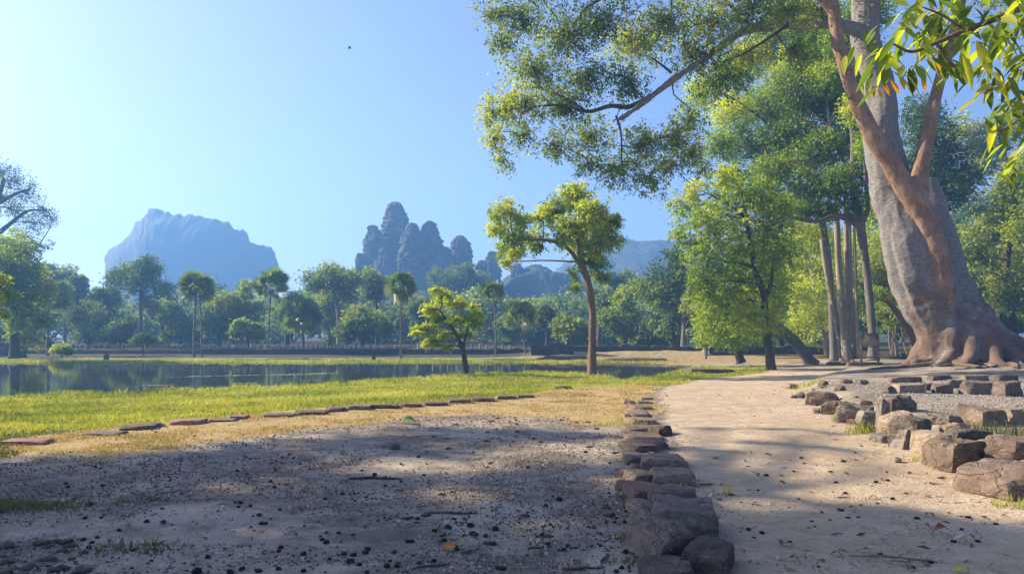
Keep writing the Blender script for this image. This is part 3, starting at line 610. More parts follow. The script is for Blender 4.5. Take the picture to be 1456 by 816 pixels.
# ---------------------------------------------------------------- fan palms
def palm(px, d, trunk, R, crown, label, seed, nf=34, skirt=0, lean=0):
    rng = np.random.default_rng(seed); b0 = GD(px, d); root = empty('palm_tree', b0, label, 'palm', 'palms across the pond'); B = np.array(b0); s = d/F
    stems = trunk if isinstance(trunk[0][0], (tuple, list)) else [trunk]
    for t in stems:
        mb = MB(); P, rr = ptrunk(t, d); rr = [q*.75 for q in rr]; P[0] = Vector((P[0].x, P[0].y, h1(P[0].x, P[0].y)-0.2)); mb.tube(P, rr, 8, rough=0.1, seed=seed); obj('trunk', mb.mesh('trunk', B), B_GREY, root)
    V, T = [], []; c = np.array(W(crown[0], crown[1], d)); Rm = crown[2]*s*1.12
    for i in range(int(nf*1.5)):
        dr = _unit(rng.normal(size=3)); dr[2] = dr[2] if dr[2] > -0.55 else -dr[2]; dr = _unit(dr)
        pe = c+dr*Rm*rng.uniform(0.40, 0.62); up_ = _unit(np.array([0, 0, 1.0])-dr*dr[2]+rng.normal(size=3)*1.0); sd = _unit(np.cross(dr, up_)); fr = Rm*rng.uniform(0.46, 0.6)
        tn = rng.uniform(0.15, 0.75) if dr[2] > -0.45 else rng.uniform(0.45, 0.8)
        w_ = Rm*0.012; V.append(np.array([c-sd*w_, c+sd*w_, pe+sd*w_, pe-sd*w_])); T.append(tn)
        for a in np.linspace(-1.75, 1.75, 13):
            ax = dr*math.cos(a)+sd*math.sin(a); n_ = _unit(np.cross(ax, _unit(np.cross(dr, sd)))); tip = pe+ax*fr*(0.8+0.2*math.cos(a))-np.array([0, 0, fr*0.12*rng.uniform(0.2, 1.3)])
            md = pe+ax*fr*0.5; V.append(np.array([pe, md+n_*fr*0.11, tip, md-n_*fr*0.11])); T.append(tn+rng.normal()*0.08)
    if skirt:
        for i in range(90):
            a = rng.uniform(0, 2*np.pi); z = rng.uniform(-0.5, 0.1); st = c+np.array([math.cos(a)*Rm*.12, math.sin(a)*Rm*.12, z*Rm]); tip = st+np.array([math.cos(a)*Rm*.35, math.sin(a)*Rm*.35, -Rm*rng.uniform(.4, .8)]); n_ = np.array([-math.sin(a), math.cos(a), 0])*Rm*.05
            md = (st+tip)/2+np.array([math.cos(a), math.sin(a), 0])*Rm*.08; V.append(np.array([st, md+n_, tip, md-n_])); T.append(rng.uniform(.5, .75))
    n = len(V); obj('crown', mesh_np('crown', np.vstack(V)-B, np.arange(4*n).reshape(-1, 4), np.repeat(np.clip(T, 0, 1), 4), False), L_PALM, root); return root
palm(277, 64, [[(276, 512, 2.6), (276, 470, 1.9), (278, 425, 1.7), (278, 412, 1.6)], [(287, 500, 1.5), (286, 460, 1.2), (284, 415, 1.0)]], 0, (278, 411, 24), 'twin stemmed fan palm with a full round crown below the butte', 1, 44)
palm(382, 72, [(382, 505, 2), (382, 470, 1.6), (384, 430, 1.5), (385, 410, 1.4)], 0, (386, 407, 25), 'fan palm with a ragged crown left of the shaggy short palm', 2, 32)
palm(431, 72, [(431, 503, 3.4), (431, 480, 3), (430, 455, 2.4)], 0, (430, 449, 27), 'short shaggy fan palm with a thick dark stem', 3, 44, 1)
palm(570, 62, [(570, 511, 2.3), (570, 480, 1.7), (570, 440, 1.6), (570, 410, 1.5)], 0, (570, 408, 22), 'tallest straight fan palm on the far bank below the temple', 4, 38, 1)
palm(703, 66, [(705, 507, 2), (705, 470, 1.5), (702, 430, 1.3), (700, 418, 1.2)], 0, (699, 416, 18), 'slender fan palm right of the yellow green sapling', 5, 36)
palm(747, 66, [(748, 503, 2.6), (746, 488, 2), (741, 472, 1.8), (739, 455, 1.6)], 0, (739, 452, 24), 'leaning fan palm with a starry crown by the dark wall block', 6, 40)
palm(68, 67, [(68, 505, 2.4), (68, 470, 2.0), (70, 440, 1.8), (76, 425, 1.6)], 0, (77, 426, 27), 'fan palm with a loose crown and pale stem by the left stone wall', 7, 34)
palm(1003, 58, [(1004, 505, 2.4), (1003, 480, 2.2), (1001, 455, 2)], 0, (1000, 432, 18), 'fan palm half hidden behind the leafy left side of the bushy tree', 8, 30, 1)

# ---------------------------------------------------------------- far wood behind everything: one mass
rng = np.random.default_rng(5); L = []
for x in np.arange(-260, 1900, 26):
    for d, top in ((112, 452), (135, 442)):
        yy = top-8+20*vnoise(x*0.013, d, 0, 3)-(95 if x > 1150 else 30 if x > 1050 else 0)-(14 if x < 130 else 0)
        for q in range(3 if x < 1050 else 7):
            py = yy+q*16+rng.uniform(-6, 6); L.append((x+rng.uniform(-12, 12), py, rng.uniform(13, 22), 0, rng.uniform(-8, 8)+d-120))
LB = plobes(L, 120, 0, rng); C, S, T, O = clumps(LB, 42000, rng, (0.1, 0.7), 0.5, 0.26, 0.1)
V, Q, t = leaf_quads(C, S, 8, 0.75, rng, T)
tag(obj('distant_woods', mesh_np('distant_woods', V, Q, t, False), L_FAR), 'far-off wood closing the view beyond the pond', kind='stuff')

# ---------------------------------------------------------------- slim tree and sapling by the near shore
rng = np.random.default_rng(31); d = 35.0; b0 = GD(842, d)
T1 = ptrunk([(842, 534, 6.5), (842, 490, 5.6), (842, 440, 5.0), (837, 405, 4.6), (829, 378, 4.2), (822, 345, 3), (818, 310, 2)], d)
arm = ptrunk([(829, 382, 3.4), (806, 352, 2.8), (780, 342, 2.3), (752, 340, 1.8), (728, 334, 1.2)], d)
make_tree('slim_tree', 'slim tree with a bare reddish stem and one-sided crown on the grassy shore', b0, [T1, arm],
   plobes([(815, 284, 24, 20), (842, 296, 22, 18), (790, 296, 22, 18), (772, 306, 18, 14), (862, 318, 22, 16), (838, 322, 28, 20), (808, 322, 26, 18), (850, 346, 26, 18), (826, 350, 24, 18), (868, 342, 14, 12), (842, 372, 24, 14), (852, 392, 14, 10), (818, 408, 7, 10), (815, 388, 10, 8), (800, 340, 14, 10),
           (716, 302, 20, 18), (738, 312, 18, 14), (708, 328, 17, 13), (730, 338, 20, 14), (756, 336, 18, 12), (716, 356, 13, 11), (738, 358, 16, 10), (764, 350, 13, 9), (720, 372, 9, 8), (872, 312, 13, 9), (812, 275, 16, 12)], d, 1.2, rng),
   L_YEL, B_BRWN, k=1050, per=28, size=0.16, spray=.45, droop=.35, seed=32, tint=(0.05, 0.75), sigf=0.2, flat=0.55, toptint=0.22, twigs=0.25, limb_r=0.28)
d = 36.0; b0 = GD(661, d)
make_tree('sapling', 'small yellow green tree leaning out of the pond shallows', b0, [ptrunk([(662, 537, 4.6), (661, 515, 4.0), (658, 497, 3.6), (650, 478, 2.8), (638, 460, 2), (626, 442, 1.2)], d), ptrunk([(658, 497, 2.4), (662, 478, 1.6), (668, 458, 1)], d)],
   plobes([(630, 424, 17, 7), (648, 432, 16, 7), (612, 440, 17, 6), (676, 436, 9, 5), (602, 468, 17, 6), (630, 455, 20, 7), (652, 455, 18, 7), (672, 458, 13, 6), (592, 474, 9, 4), (618, 484, 15, 5), (642, 476, 18, 6), (662, 476, 13, 5), (606, 490, 9, 4), (636, 494, 9, 4), (678, 447, 8, 5), (622, 412, 9, 5)], d, 0.8, rng),
   L_YEL, B_DARK, k=430, per=22, size=0.15, spray=.45, droop=.15, seed=33, tint=(0.4, 0.85), sigf=0.16, flat=0.4, twigs=0.4, limb_r=0.3)
# ================================================================== RIGHT-HAND GROVE
rng = np.random.default_rng(41)
d = 40.0; b0 = GD(1098, d)
make_tree('bushy_tree', 'broad bushy light green tree with a dark crooked stem beside the path', b0,
   [ptrunk([(1098, 524, 6.5), (1093, 490, 5.8), (1088, 450, 5.2), (1086, 420, 4.6), (1076, 390, 4.2), (1068, 350, 3.2), (1062, 315, 2)], d), ptrunk([(1087, 425, 3.6), (1096, 405, 2.8), (1098, 380, 1.8)], d), ptrunk([(1074, 380, 2.4), (1050, 374, 1.8), (1030, 372, 1.1)], d)],
   plobes([(975, 292, 24, 22), (990, 268, 18, 16), (1005, 312, 34, 30), (970, 330, 18, 22), (1035, 280, 38, 32), (1075, 272, 32, 26), (1100, 310, 34, 34), (1050, 330, 50, 40), (1010, 370, 36, 34), (1085, 360, 40, 38), (1045, 400, 46, 36), (1100, 410, 28, 34), (1015, 430, 30, 32), (1060, 448, 40, 32), (1090, 462, 26, 28), (1040, 478, 30, 18), (1010, 468, 20, 24), (1112, 352, 20, 26), (988, 350, 18, 20), (1030, 250, 22, 16), (1000, 400, 22, 26)], d, 1.6, rng),
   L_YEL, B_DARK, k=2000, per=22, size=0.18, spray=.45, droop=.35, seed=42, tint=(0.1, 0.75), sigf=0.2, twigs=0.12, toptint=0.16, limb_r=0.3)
d = 46.0; b0 = GD(1055, d)
make_tree('leaning_tree', 'thin dark leaning tree to the left of the bushy tree stem', b0, [ptrunk([(1054, 510, 5.5), (1046, 490, 5), (1036, 472, 4.2), (1028, 458, 3), (1018, 440, 2)], d)],
   plobes([(1022, 440, 26, 22), (1004, 462, 20, 22), (1030, 470, 20, 16), (1010, 430, 20), (1000, 484, 14, 12)], d, 1.2, rng), L_MID, B_DARK, k=420, per=16, size=0.18, seed=43, twigs=0.2)
d = 46.0; b0 = GD(1152, d)
make_tree('leaning_tree', 'stout grey leaning trunk rising left into the bushy crown', b0, [ptrunk([(1156, 514, 9.5), (1138, 494, 8.4), (1118, 474, 7.4), (1100, 458, 6.6), (1086, 436, 5), (1074, 410, 3.4)], d)],
   plobes([(1080, 410, 30), (1060, 430, 26), (1070, 380, 28), (1100, 400, 24)], d, 1.2, rng), L_MID, B_GREY, k=380, per=16, size=0.18, seed=44, twigs=0.1)
d = 56.0; b0 = GD(1168, d)
make_tree('bright_tree', 'sunlit bright green tree with a whitish stem behind the leaning grey trunk', b0, [ptrunk([(1178, 508, 4), (1172, 480, 3.6), (1164, 450, 3), (1158, 410, 2.4), (1152, 380, 1.6)], d), ptrunk([(1172, 482, 2.4), (1182, 462, 1.6), (1186, 440, 1)], d)],
   plobes([(1140, 330, 26, 22), (1165, 345, 28, 24), (1130, 372, 28, 24), (1165, 385, 30, 26), (1140, 412, 34, 26), (1178, 420, 24, 26), (1150, 450, 34, 22), (1125, 468, 26, 18), (1170, 470, 20, 16), (1145, 485, 20, 12), (1195, 380, 22, 30), (1210, 430, 18, 28)], d, 2.5, rng),
   L_MID, B_PALE, k=1000, per=16, size=0.22, seed=45, tint=(0.5, 1.0), twigs=0.08)
# clump of tall slender stems
d = 44.0; b0 = GD(1206, d)
make_tree('multi_stem_tree', 'clump of tall slender pale stems standing together left of the sign board', b0,
   [ptrunk([(1205, 510, 8), (1201, 470, 5.6), (1196, 420, 4.7), (1192, 370, 4.2), (1190, 320, 3.8), (1186, 250, 3.2), (1180, 180, 2)], d),
    ptrunk([(1216, 510, 8, .5), (1213, 470, 5.2, .5), (1207, 420, 4.4, .5), (1204, 350, 3.9, .5), (1202, 280, 3.2, .5), (1200, 200, 2, .5)], d),
    ptrunk([(1214, 508, 3.4, 1), (1211, 450, 2.8, 1), (1209, 380, 2.6, 1), (1208, 300, 2.2, 1)], d), ptrunk([(1221, 509, 3.2, -.4), (1219, 450, 2.4, -.4), (1216, 380, 2.2, -.4), (1214, 300, 1.8, -.4)], d),
    ptrunk([(1200, 508, 5.4, .8), (1192, 470, 4.6, .8), (1184, 430, 4.2, .8), (1176, 390, 3.6, .8), (1168, 340, 2.8, .8)], d)],
   plobes([(1180, 150, 44, 34), (1130, 120, 50, 36), (1200, 200, 36, 30), (1160, 210, 40, 30), (1120, 190, 40, 28), (1190, 260, 34, 28), (1150, 265, 36, 24), (1225, 240, 24, 26), (1100, 240, 30, 24), (1210, 120, 36, 34), (1170, 80, 44, 34), (1215, 290, 22, 22), (1170, 300, 30, 18), (1225, 180, 20, 30)], d, 2.5, rng),
   L_MID, B_PALE, k=2300, per=18, size=0.19, seed=46, tint=(0.0, 0.6), twigs=0.2, limb_r=0.28)
# forked tree with the long level bough
d = 42.0; b0 = GD(1242, d)
make_tree('forked_tree', 'grey forked tree behind the sign with a long level bough reaching left', b0,
   [ptrunk([(1241, 506, 6.6), (1240, 470, 5.2), (1236, 420, 5.2), (1229, 360, 5.6), (1224, 325, 6.6), (1222, 305, 5.5), (1213, 270, 5), (1213, 200, 4), (1206, 130, 3), (1200, 70, 2)], d),
    ptrunk([(1223, 322, 4.6), (1208, 313, 4), (1186, 306, 3.4), (1166, 314, 3), (1140, 312, 2.6), (1112, 303, 2.2), (1094, 297, 1.2)], d), ptrunk([(1226, 318, 4), (1234, 296, 3.2), (1231, 260, 2.4), (1229, 225, 1.5)], d)],
   plobes([(1205, 60, 40, 30), (1160, 40, 40, 30), (1220, 150, 26, 30), (1110, 292, 20, 14), (1085, 290, 22, 16), (1140, 298, 18, 12), (1230, 210, 16, 22), (1180, 110, 36, 26), (1230, 20, 40, 30)], d, 1.5, rng),
   L_GRN, B_GREY, k=1300, per=18, size=0.17, seed=47, tint=(0.1, 0.7), twigs=0.3, limb_r=0.25)
# tall dark tree behind, its boughs showing against the sky
d = 50.0; b0 = GD(1186, d)
make_tree('tall_dark_tree', 'tall dark tree whose bare boughs fan up behind the long limb', b0,
   [ptrunk([(1186, 508, 5.5), (1182, 420, 5), (1172, 330, 4.6), (1150, 250, 4.4), (1128, 200, 4), (1110, 150, 3.8), (1098, 100, 2.6), (1092, 50, 1.5)], d), ptrunk([(1140, 250, 4), (1118, 215, 3.4), (1096, 180, 2.6), (1072, 160, 1.6)], d), ptrunk([(1128, 204, 3.4), (1146, 150, 2.8), (1150, 90, 2), (1156, 30, 1.2)], d), ptrunk([(1108, 206, 2.6), (1084, 205, 2), (1054, 209, 1.3)], d)],
   plobes([(1095, 60, 44, 30), (1050, 100, 40, 30), (1130, 90, 34, 26), (1080, 150, 40, 28), (1040, 160, 34, 30), (1120, 160, 34, 26), (1060, 205, 40, 28), (1110, 225, 34, 26), (1020, 205, 28, 22), (1085, 260, 40, 26), (1130, 290, 34, 26), (1150, 230, 30, 26), (1000, 130, 26, 26), (1140, 340, 30, 30), (1120, 20, 44, 26), (1045, 245, 22, 16)], d, 3, rng),
   L_GRN, B_GREY, k=2600, per=16, size=0.2, seed=48, tint=(0.1, 0.8), twigs=0.35, limb_r=0.2)
# trees behind the giant, right
RIGHT = [
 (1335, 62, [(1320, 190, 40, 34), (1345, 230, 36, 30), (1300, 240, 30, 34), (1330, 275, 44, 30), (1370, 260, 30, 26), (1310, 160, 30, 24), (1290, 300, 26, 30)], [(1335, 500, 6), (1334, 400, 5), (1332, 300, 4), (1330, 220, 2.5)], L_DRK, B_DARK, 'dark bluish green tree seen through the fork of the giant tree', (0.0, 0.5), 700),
 (1432, 66, [(1400, 330, 36, 24), (1440, 320, 36, 26), (1380, 360, 34, 24), (1420, 372, 40, 26), (1455, 360, 30, 26), (1400, 410, 36, 22), (1440, 420, 34, 24), (1375, 395, 24, 22), (1480, 390, 40, 40)], [(1446, 500, 5), (1440, 450, 4.4), (1430, 400, 4), (1436, 350, 3), (1442, 300, 2)], L_OLV, B_DARK, 'olive tree with a thin crooked dark stem at the right edge behind the roots', (0.35, 1.0), 800),
 (1470, 56, [(1440, 270, 30, 22), (1460, 240, 34, 26), (1430, 300, 28, 20), (1480, 290, 40, 34), (1456, 330, 30, 20)], [(1475, 510, 9), (1470, 420, 7), (1462, 330, 5), (1455, 270, 3)], L_MID, B_GREY, 'bright green tree leaning in at the right edge under the large leaves', (0.2, 0.8), 520),
 (1395, 70, [(1380, 450, 24, 20), (1410, 455, 26, 18), (1395, 430, 26, 20), (1440, 462, 26, 16), (1360, 430, 20, 26)], [(1398, 495, 3), (1398, 470, 2.4), (1400, 445, 1.6)], L_MID, B_DARK, 'sunlit yellow green thicket to the right of the giant roots', (0.45, 1.0), 420),
 (1275, 60, [(1262, 350, 26, 26), (1285, 390, 28, 28), (1258, 400, 22, 26), (1270, 440, 26, 24), (1295, 440, 24, 22), (1250, 450, 20, 20), (1240, 380, 20, 26), (1275, 470, 24, 14)], [(1272, 500, 4), (1270, 460, 3), (1270, 420, 2)], L_OLV, B_DARK, 'olive thicket between the sign board and the giant trunk', (0.3, .95), 620),
 (1420, 80, [(1370, 190, 36, 26), (1400, 215, 34, 24), (1430, 180, 34, 26), (1390, 240, 26, 16)], [(1424, 500, 8), (1424, 400, 7), (1424, 300, 6), (1428, 230, 4.5), (1416, 170, 2.5)], L_OLV, B_PALE, 'thin grey leaved tree with pale boughs against the sky at the right', (0.3, 0.9), 260),
 (1235, 72, [(1190, 400, 30, 30), (1230, 350, 30, 30), (1215, 450, 30, 26), (1245, 300, 26, 30), (1180, 460, 26, 24), (1230, 420, 26, 30)], [(1232, 500, 5), (1230, 440, 4), (1226, 380, 2.6)], L_GRN, B_DARK, 'shaded green tree behind the slender stem clump', (0.3, .9), 650),
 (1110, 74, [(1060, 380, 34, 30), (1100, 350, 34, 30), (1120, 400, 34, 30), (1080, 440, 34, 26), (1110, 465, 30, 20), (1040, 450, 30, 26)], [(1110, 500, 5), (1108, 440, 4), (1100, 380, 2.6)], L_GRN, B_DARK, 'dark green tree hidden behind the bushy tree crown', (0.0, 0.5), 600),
 (1530, 44, [(1540, 200, 80, 60), (1520, 300, 60, 50), (1560, 400, 60, 50), (1600, 280, 70, 60), (1520, 420, 40, 40)], [(1530, 520, 10), (1532, 400, 8), (1538, 300, 6), (1540, 200, 3)], L_GRN, B_GREY, 'tall green tree beyond the right edge past the giant roots', (0.2, .8), 520),
 (1380, 84, [(1340, 330, 30, 40), (1365, 380, 30, 40), (1395, 300, 40, 30), (1430, 350, 40, 40), (1390, 420, 40, 30), (1450, 440, 40, 30)], [(1384, 500, 6), (1384, 420, 5), (1384, 340, 3)], L_DRK, B_DARK, 'dark tree filling the gap behind the olive tree at the right', (0.3, .8), 700),
]
for i, (px, d, L, T, lm, bm_, lab, tn, k) in enumerate(RIGHT):
    rng = np.random.default_rng(300+i)
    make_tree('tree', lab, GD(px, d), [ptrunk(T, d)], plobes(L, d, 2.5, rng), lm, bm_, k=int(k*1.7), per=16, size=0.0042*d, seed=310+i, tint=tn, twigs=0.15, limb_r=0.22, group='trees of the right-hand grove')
d = 43.0; b0 = GD(1302, d)
make_tree('leaning_tree', 'brown bent tree arching left behind the giant trunk', b0, [ptrunk([(1304, 508, 6.5), (1298, 482, 5.6), (1286, 458, 5), (1272, 440, 4.2), (1260, 428, 3.2), (1244, 424, 1.6)], d), ptrunk([(1290, 464, 3.4), (1292, 442, 2.6), (1278, 428, 1.5)], d)],
   plobes([(1250, 418, 16, 10), (1272, 424, 14, 9), (1284, 430, 12, 9)], d, .5, np.random.default_rng(3)), L_OLV, B_BRWN, k=110, per=12, size=0.13, seed=49, twigs=0.3)
d = 47.0; b0 = GD(1278, d); root = empty('dead_shrub', b0, 'bare pale branching shrub standing before the thicket left of the giant trunk', 'shrub'); mb = MB(); rng = np.random.default_rng(8)
for k in range(9):
    x = 1262+rng.uniform(0, 32); e = x+rng.uniform(-14, 14); P, R = ptrunk([(x, 507, 1.0), ((x+e)/2+rng.uniform(-3, 3), 490, .8), (e, 468+rng.uniform(-8, 8), .4)], d); mb.tube(P, R, 5, n=9)
    P, R = ptrunk([((x+e)/2, 489, .7), ((x+e)/2+rng.uniform(-10, 10), 474, .4)], d); mb.tube(P, R, 4, n=5)
obj('stem', mb.mesh('stem', b0), B_PALE, root)

# ------------------------------------------------------------------ the giant tree: stems and roots fused by a voxel remesh
GDP = 32.0
B_GIANT = bark_mat('giant_bark', (0.14, 0.13, 0.122), (0.245, 0.23, 0.218), (0.36, 0.335, 0.305), 0.7, 2.2, 0.08, spots=((0.045, 0.038, 0.033), 4.2), patch=((0.16, 0.105, 0.075), 0.9, 2.4))
B_STRANG = bark_mat('strangler_bark', (0.14, 0.082, 0.05), (0.25, 0.155, 0.10), (0.36, 0.24, 0.165), 1.2, 0.35, 0.03, patch=((0.32, 0.22, 0.15), 1.1))
def fused(name, tubes, vox, mat, parent, off, nz=0.10, seed=0, smooth=6, flute=0.0):
    mb = MB()
    for i, (P, R) in enumerate(tubes): mb.tube(P, R, 14, n=max(8, 6*(len(P)-1)), rough=0.10, seed=seed+i)
    tmp = bpy.data.objects.new('t', mb.mesh('t', off)); COL.objects.link(tmp)
    r = tmp.modifiers.new('r', 'REMESH'); r.mode = 'VOXEL'; r.voxel_size = vox
    s = tmp.modifiers.new('s', 'SMOOTH'); s.factor = 0.5; s.iterations = smooth
    dg = bpy.context.evaluated_depsgraph_get(); me = bpy.data.meshes.new_from_object(tmp.evaluated_get(dg)); bpy.data.objects.remove(tmp)
    n = len(me.vertices); co = np.empty(n*3, np.float32); me.vertices.foreach_get('co', co); co = co.reshape(-1, 3); nn = np.empty(n*3, np.float32); me.vertices.foreach_get('normal', nn); nn = nn.reshape(-1, 3)
    dsp = nz*fbm(co[:, 0]*1.1, co[:, 1]*1.1, co[:, 2]*0.45, 400+seed, 4)+0.25*nz*fbm(co[:, 0]*5, co[:, 1]*5, co[:, 2]*2.2, 420+seed, 3)
    if flute: dsp = dsp-flute*np.clip(1.25-co[:, 2]/6.5, .18, 1)*sstep(.9, 2.6, co[:, 2])*np.clip(1-2.6*np.abs(vnoise(co[:, 0]*1.15+.25*co[:, 2], co[:, 1]*1.15, co[:, 2]*.22, 440+seed)), 0, 1)
    me.vertices.foreach_set('co', (co+nn*dsp[:, None]).ravel()); me.polygons.foreach_set('use_smooth', np.ones(len(me.polygons), bool)); me.name = name; me.update()
    return obj(name, me, mat, parent)
gb = GD(1372, GDP); giant = empty('giant_tree', gb, 'giant grey buttressed tree with a sinuous leaning trunk and spreading roots', 'tree')
GB = Vector(gb)
def T_(pts, d=GDP): return ptrunk(pts, d)
tubes = [T_([(1228, -240, 11, 1), (1226, -120, 15, .6), (1230, 0, 20, .4), (1232, 60, 20, .3), (1247, 110, 20.5, .2), (1253, 160, 22), (1254, 205, 25), (1266, 255, 28), (1279, 300, 33), (1292, 345, 37), (1306, 390, 41), (1322, 430, 39), (1338, 470, 34), (1350, 535, 28)]),
         T_([(1318, 258, 15, 1.2), (1323, 290, 21, 1), (1331, 330, 25, .9), (1345, 380, 29, .7), (1360, 425, 31, .5), (1380, 475, 27, .3), (1388, 535, 21)]),
         T_([(1348, 410, 11, -.9), (1352, 470, 14, -.8), (1354, 530, 10, -.8)]),
         # left-hand limb over the path
         T_([(1232, 50, 12, .3), (1212, 40, 10.5), (1180, 34, 9, -.4), (1140, 35, 8.2, -.8), (1095, 37, 7.4, -1.2), (1068, 41, 7, -1.4), (1048, 50, 6.4, -1.6), (1010, 78, 5.6, -1.9), (965, 108, 4.8, -2.2), (925, 138, 4.0, -2.4), (888, 166, 2.8, -2.6), (870, 172, 1.6, -2.7)])]
# buttress roots: (start px, py) on the flare, then out and down to the ground
c0 = GD(1368, GDP)
for (a, st, L, r, zt) in ((184, .9, 1.75, .22, 2.6), (200, .9, 1.9, .20, 2.3), (217, .9, 2.05, .27, 2.6), (234, .9, 2.1, .18, 1.5), (249, .9, 2.3, .28, 2.3), (266, .9, 2.3, .20, 1.4), (281, .9, 2.6, .30, 2.2), (298, .9, 2.7, .22, 1.6), (314, .95, 3.2, .28, 2.2), (331, 1.0, 4.0, .24, 2.0), (346, 1.0, 5.0, .30, 2.2), (2, 1.0, 5.4, .27, 2.1), (20, 1.0, 4.6, .27, 2.0), (60, 1.0, 3.6, .36, 2.2), (110, 1.0, 3.0, .45, 2.6), (150, 1.0, 2.2, .42, 2.8)):
    t = math.radians(a); ux, uy = math.cos(t), math.sin(t); P = []; R = []
    for q, (u_, zz, rr) in enumerate(((0, zt, 0.9), (.09, zt*0.66, 1.1), (.27, zt*0.36, 1.05), (.52, zt*0.15, 0.8), (.82, 0.06, 0.45), (1.15, -0.12, 0.2))):
        fr = (0.75+(L-0.75)*u_)/L
        wob = 0.12*math.sin(q*1.7+a); x, y = c0.x+(ux*fr-uy*wob*fr)*L, c0.y+(uy*fr+ux*wob*fr)*L
        P.append((x, y, h1(x, y)+zz*1.12)); R.append(r*rr*1.28)
    tubes.append((P, R))
for (a, L, r) in ((188, 3.6, .075), (205, 2.9, .06), (226, 3.2, .07), (240, 4.2, .08), (257, 3.4, .07), (272, 4.4, .08), (290, 3.6, .07), (306, 5.0, .09), (322, 6.0, .10), (340, 7.5, .12), (195, 5.2, .06)):
    t = math.radians(a); P = []
    for q, u_ in enumerate((.25, .42, .58, .75, .9, 1.0)):
        wob = .16*math.sin(q*1.3+a*3); x, y = c0.x+(math.cos(t)-math.sin(t)*wob)*L*u_, c0.y+(math.sin(t)+math.cos(t)*wob)*L*u_; P.append((x, y, h1(x, y)+r*(.55 if q < 5 else -.6)+.35*(1-u_)**3))
    tubes.append((P, [r*1.8, r*1.5, r*1.2, r, r*.8, r*.5]))
fused('trunk', tubes, 0.06, B_GIANT, giant, GB, 0.05, 1, 2, 0.19)
st = [T_([(1350, 448, 6, -.6), (1345, 425, 11, -.85), (1338, 395, 14.5, -1.0), (1329, 350, 15.5, -1.0), (1317, 315, 16, -1.0), (1304, 290, 16, -1.1), (1285, 262, 13.5, -1.2), (1262, 226, 12, -1.3), (1240, 192, 11, -1.4), (1220, 150, 10, -1.5), (1206, 112, 9, -1.5), (1194, 70, 8.5, -1.5), (1187, 30, 8.4, -1.5), (1182, -10, 7.6, -1.5), (1170, -70, 6, -1.5), (1150, -150, 4, -1.5)]),
      T_([(1303, 288, 15, -1.1), (1306, 258, 13, -1.0), (1312, 225, 11, -1.0), (1320, 185, 9.6, -.9), (1330, 140, 8.8, -.8), (1340, 102, 8, -.7), (1352, 60, 7, -.6), (1366, 10, 6, -.4), (1380, -60, 4.5, -.2)]),
      T_([(1188, 26, 6.5, -1.5), (1175, 6, 6, -1.5), (1155, -12, 5, -1.5), (1110, -50, 4, -1.5)])]
fused('strangler_stem', st, 0.055, B_STRANG, giant, GB, 0.03, 5, 4)
# boughs and crown
rng = np.random.default_rng(55)
CL = plobes([(706, 18, 26, 22), (742, 26, 34, 28), (715, 60, 22, 20), (700, 160, 22, 22), (722, 150, 26, 26), (702, 196, 18, 20), (712, 226, 14, 16), (745, 190, 24, 18), (760, 100, 40, 34), (750, 145, 28, 22), (800, 50, 44, 32), (800, 150, 40, 30), (790, 205, 24, 20), (835, 110, 40, 30), (850, 30, 48, 30), (840, 195, 36, 28), (875, 240, 36, 24), (835, 235, 22, 16), (905, 60, 46, 34), (890, 120, 30, 24), (915, 205, 36, 30), (925, 255, 24, 18), (950, 30, 48, 30), (955, 235, 22, 18), (960, 195, 28, 28), (990, 80, 40, 30), (980, 170, 22, 24), (1010, 30, 44, 30), (1030, 110, 30, 26), (1060, 75, 36, 24), (1070, 15, 48, 26), (1120, 15, 44, 22), (1130, 70, 30, 22), (1165, 15, 36, 20), (985, 215, 22, 22), (1000, 240, 14, 12),
             (760, -40, 60, 40), (860, -50, 70, 40), (960, -60, 80, 44), (1080, -70, 90, 50), (1200, -110, 100, 70), (1300, -160, 110, 80), (1400, -120, 110, 80), (1180, -220, 110, 80), (1320, -260, 120, 80), (1480, -60, 90, 70)], 30.0, 2.4, rng)
C, S, T, O = clumps([(c, tuple(q*1.22 for q in r)) for c, r in CL], 11000, rng, (0.2, 0.95), 0.8, 0.24, 0.12)
LC = np.array([c for c, r in CL]); C2 = np.repeat(C, 2, 0)+rng.normal(size=(2*len(C), 3))*np.repeat(S, 2)[:, None]*.8
V, Q, t = spray_quads(C2, 9, .42, 0.135, rng, np.repeat(T, 2)+rng.normal(size=2*len(C))*.08, _unit(C2-LC[np.repeat(O, 2)]), .5, .4)
L_GIANT = leaf_mat('giant_leaf', [(0, (0.08, 0.13, 0.03)), (0.55, (0.18, 0.24, 0.04)), (0.85, (0.29, 0.37, 0.05)), (1, (0.44, 0.45, 0.06))], 0.62)
obj('crown', mesh_np('crown', V-np.array(gb), Q, t, False), L_GIANT, giant)
mb = MB(); d = 30.0
NODES = [np.array(q) for q in catmull([tuple(v) for v in tubes[3][0]], tubes[3][1], 60)[0][8:]]
def br(pts, dd=-2.2):
    P, R = ptrunk([(p[0], p[1], p[2], dd) for p in pts], GDP); mb.tube(P, R, 7, rough=.1); NODES.extend(list(catmull([tuple(v) for v in P], R, 24)[0]))
br([(930, 135, 3.4), (895, 152, 3.2), (868, 151, 3), (835, 159, 2.4), (800, 150, 1.8), (760, 152, 1.3), (720, 156, .8)])
br([(905, 140, 2.2), (897, 118, 1.9), (885, 108, 1.5), (868, 106, 1.2), (852, 92, .8)])
br([(955, 104, 1.9), (940, 92, 1.5), (926, 82, 1)]); br([(984, 82, 1.8), (972, 62, 1.4), (978, 40, 1)])
br([(876, 165, 1.7), (883, 190, 1.3), (884, 230, .8)]); br([(835, 159, 1.6), (808, 142, 1.2), (780, 130, .9), (745, 122, .6)])
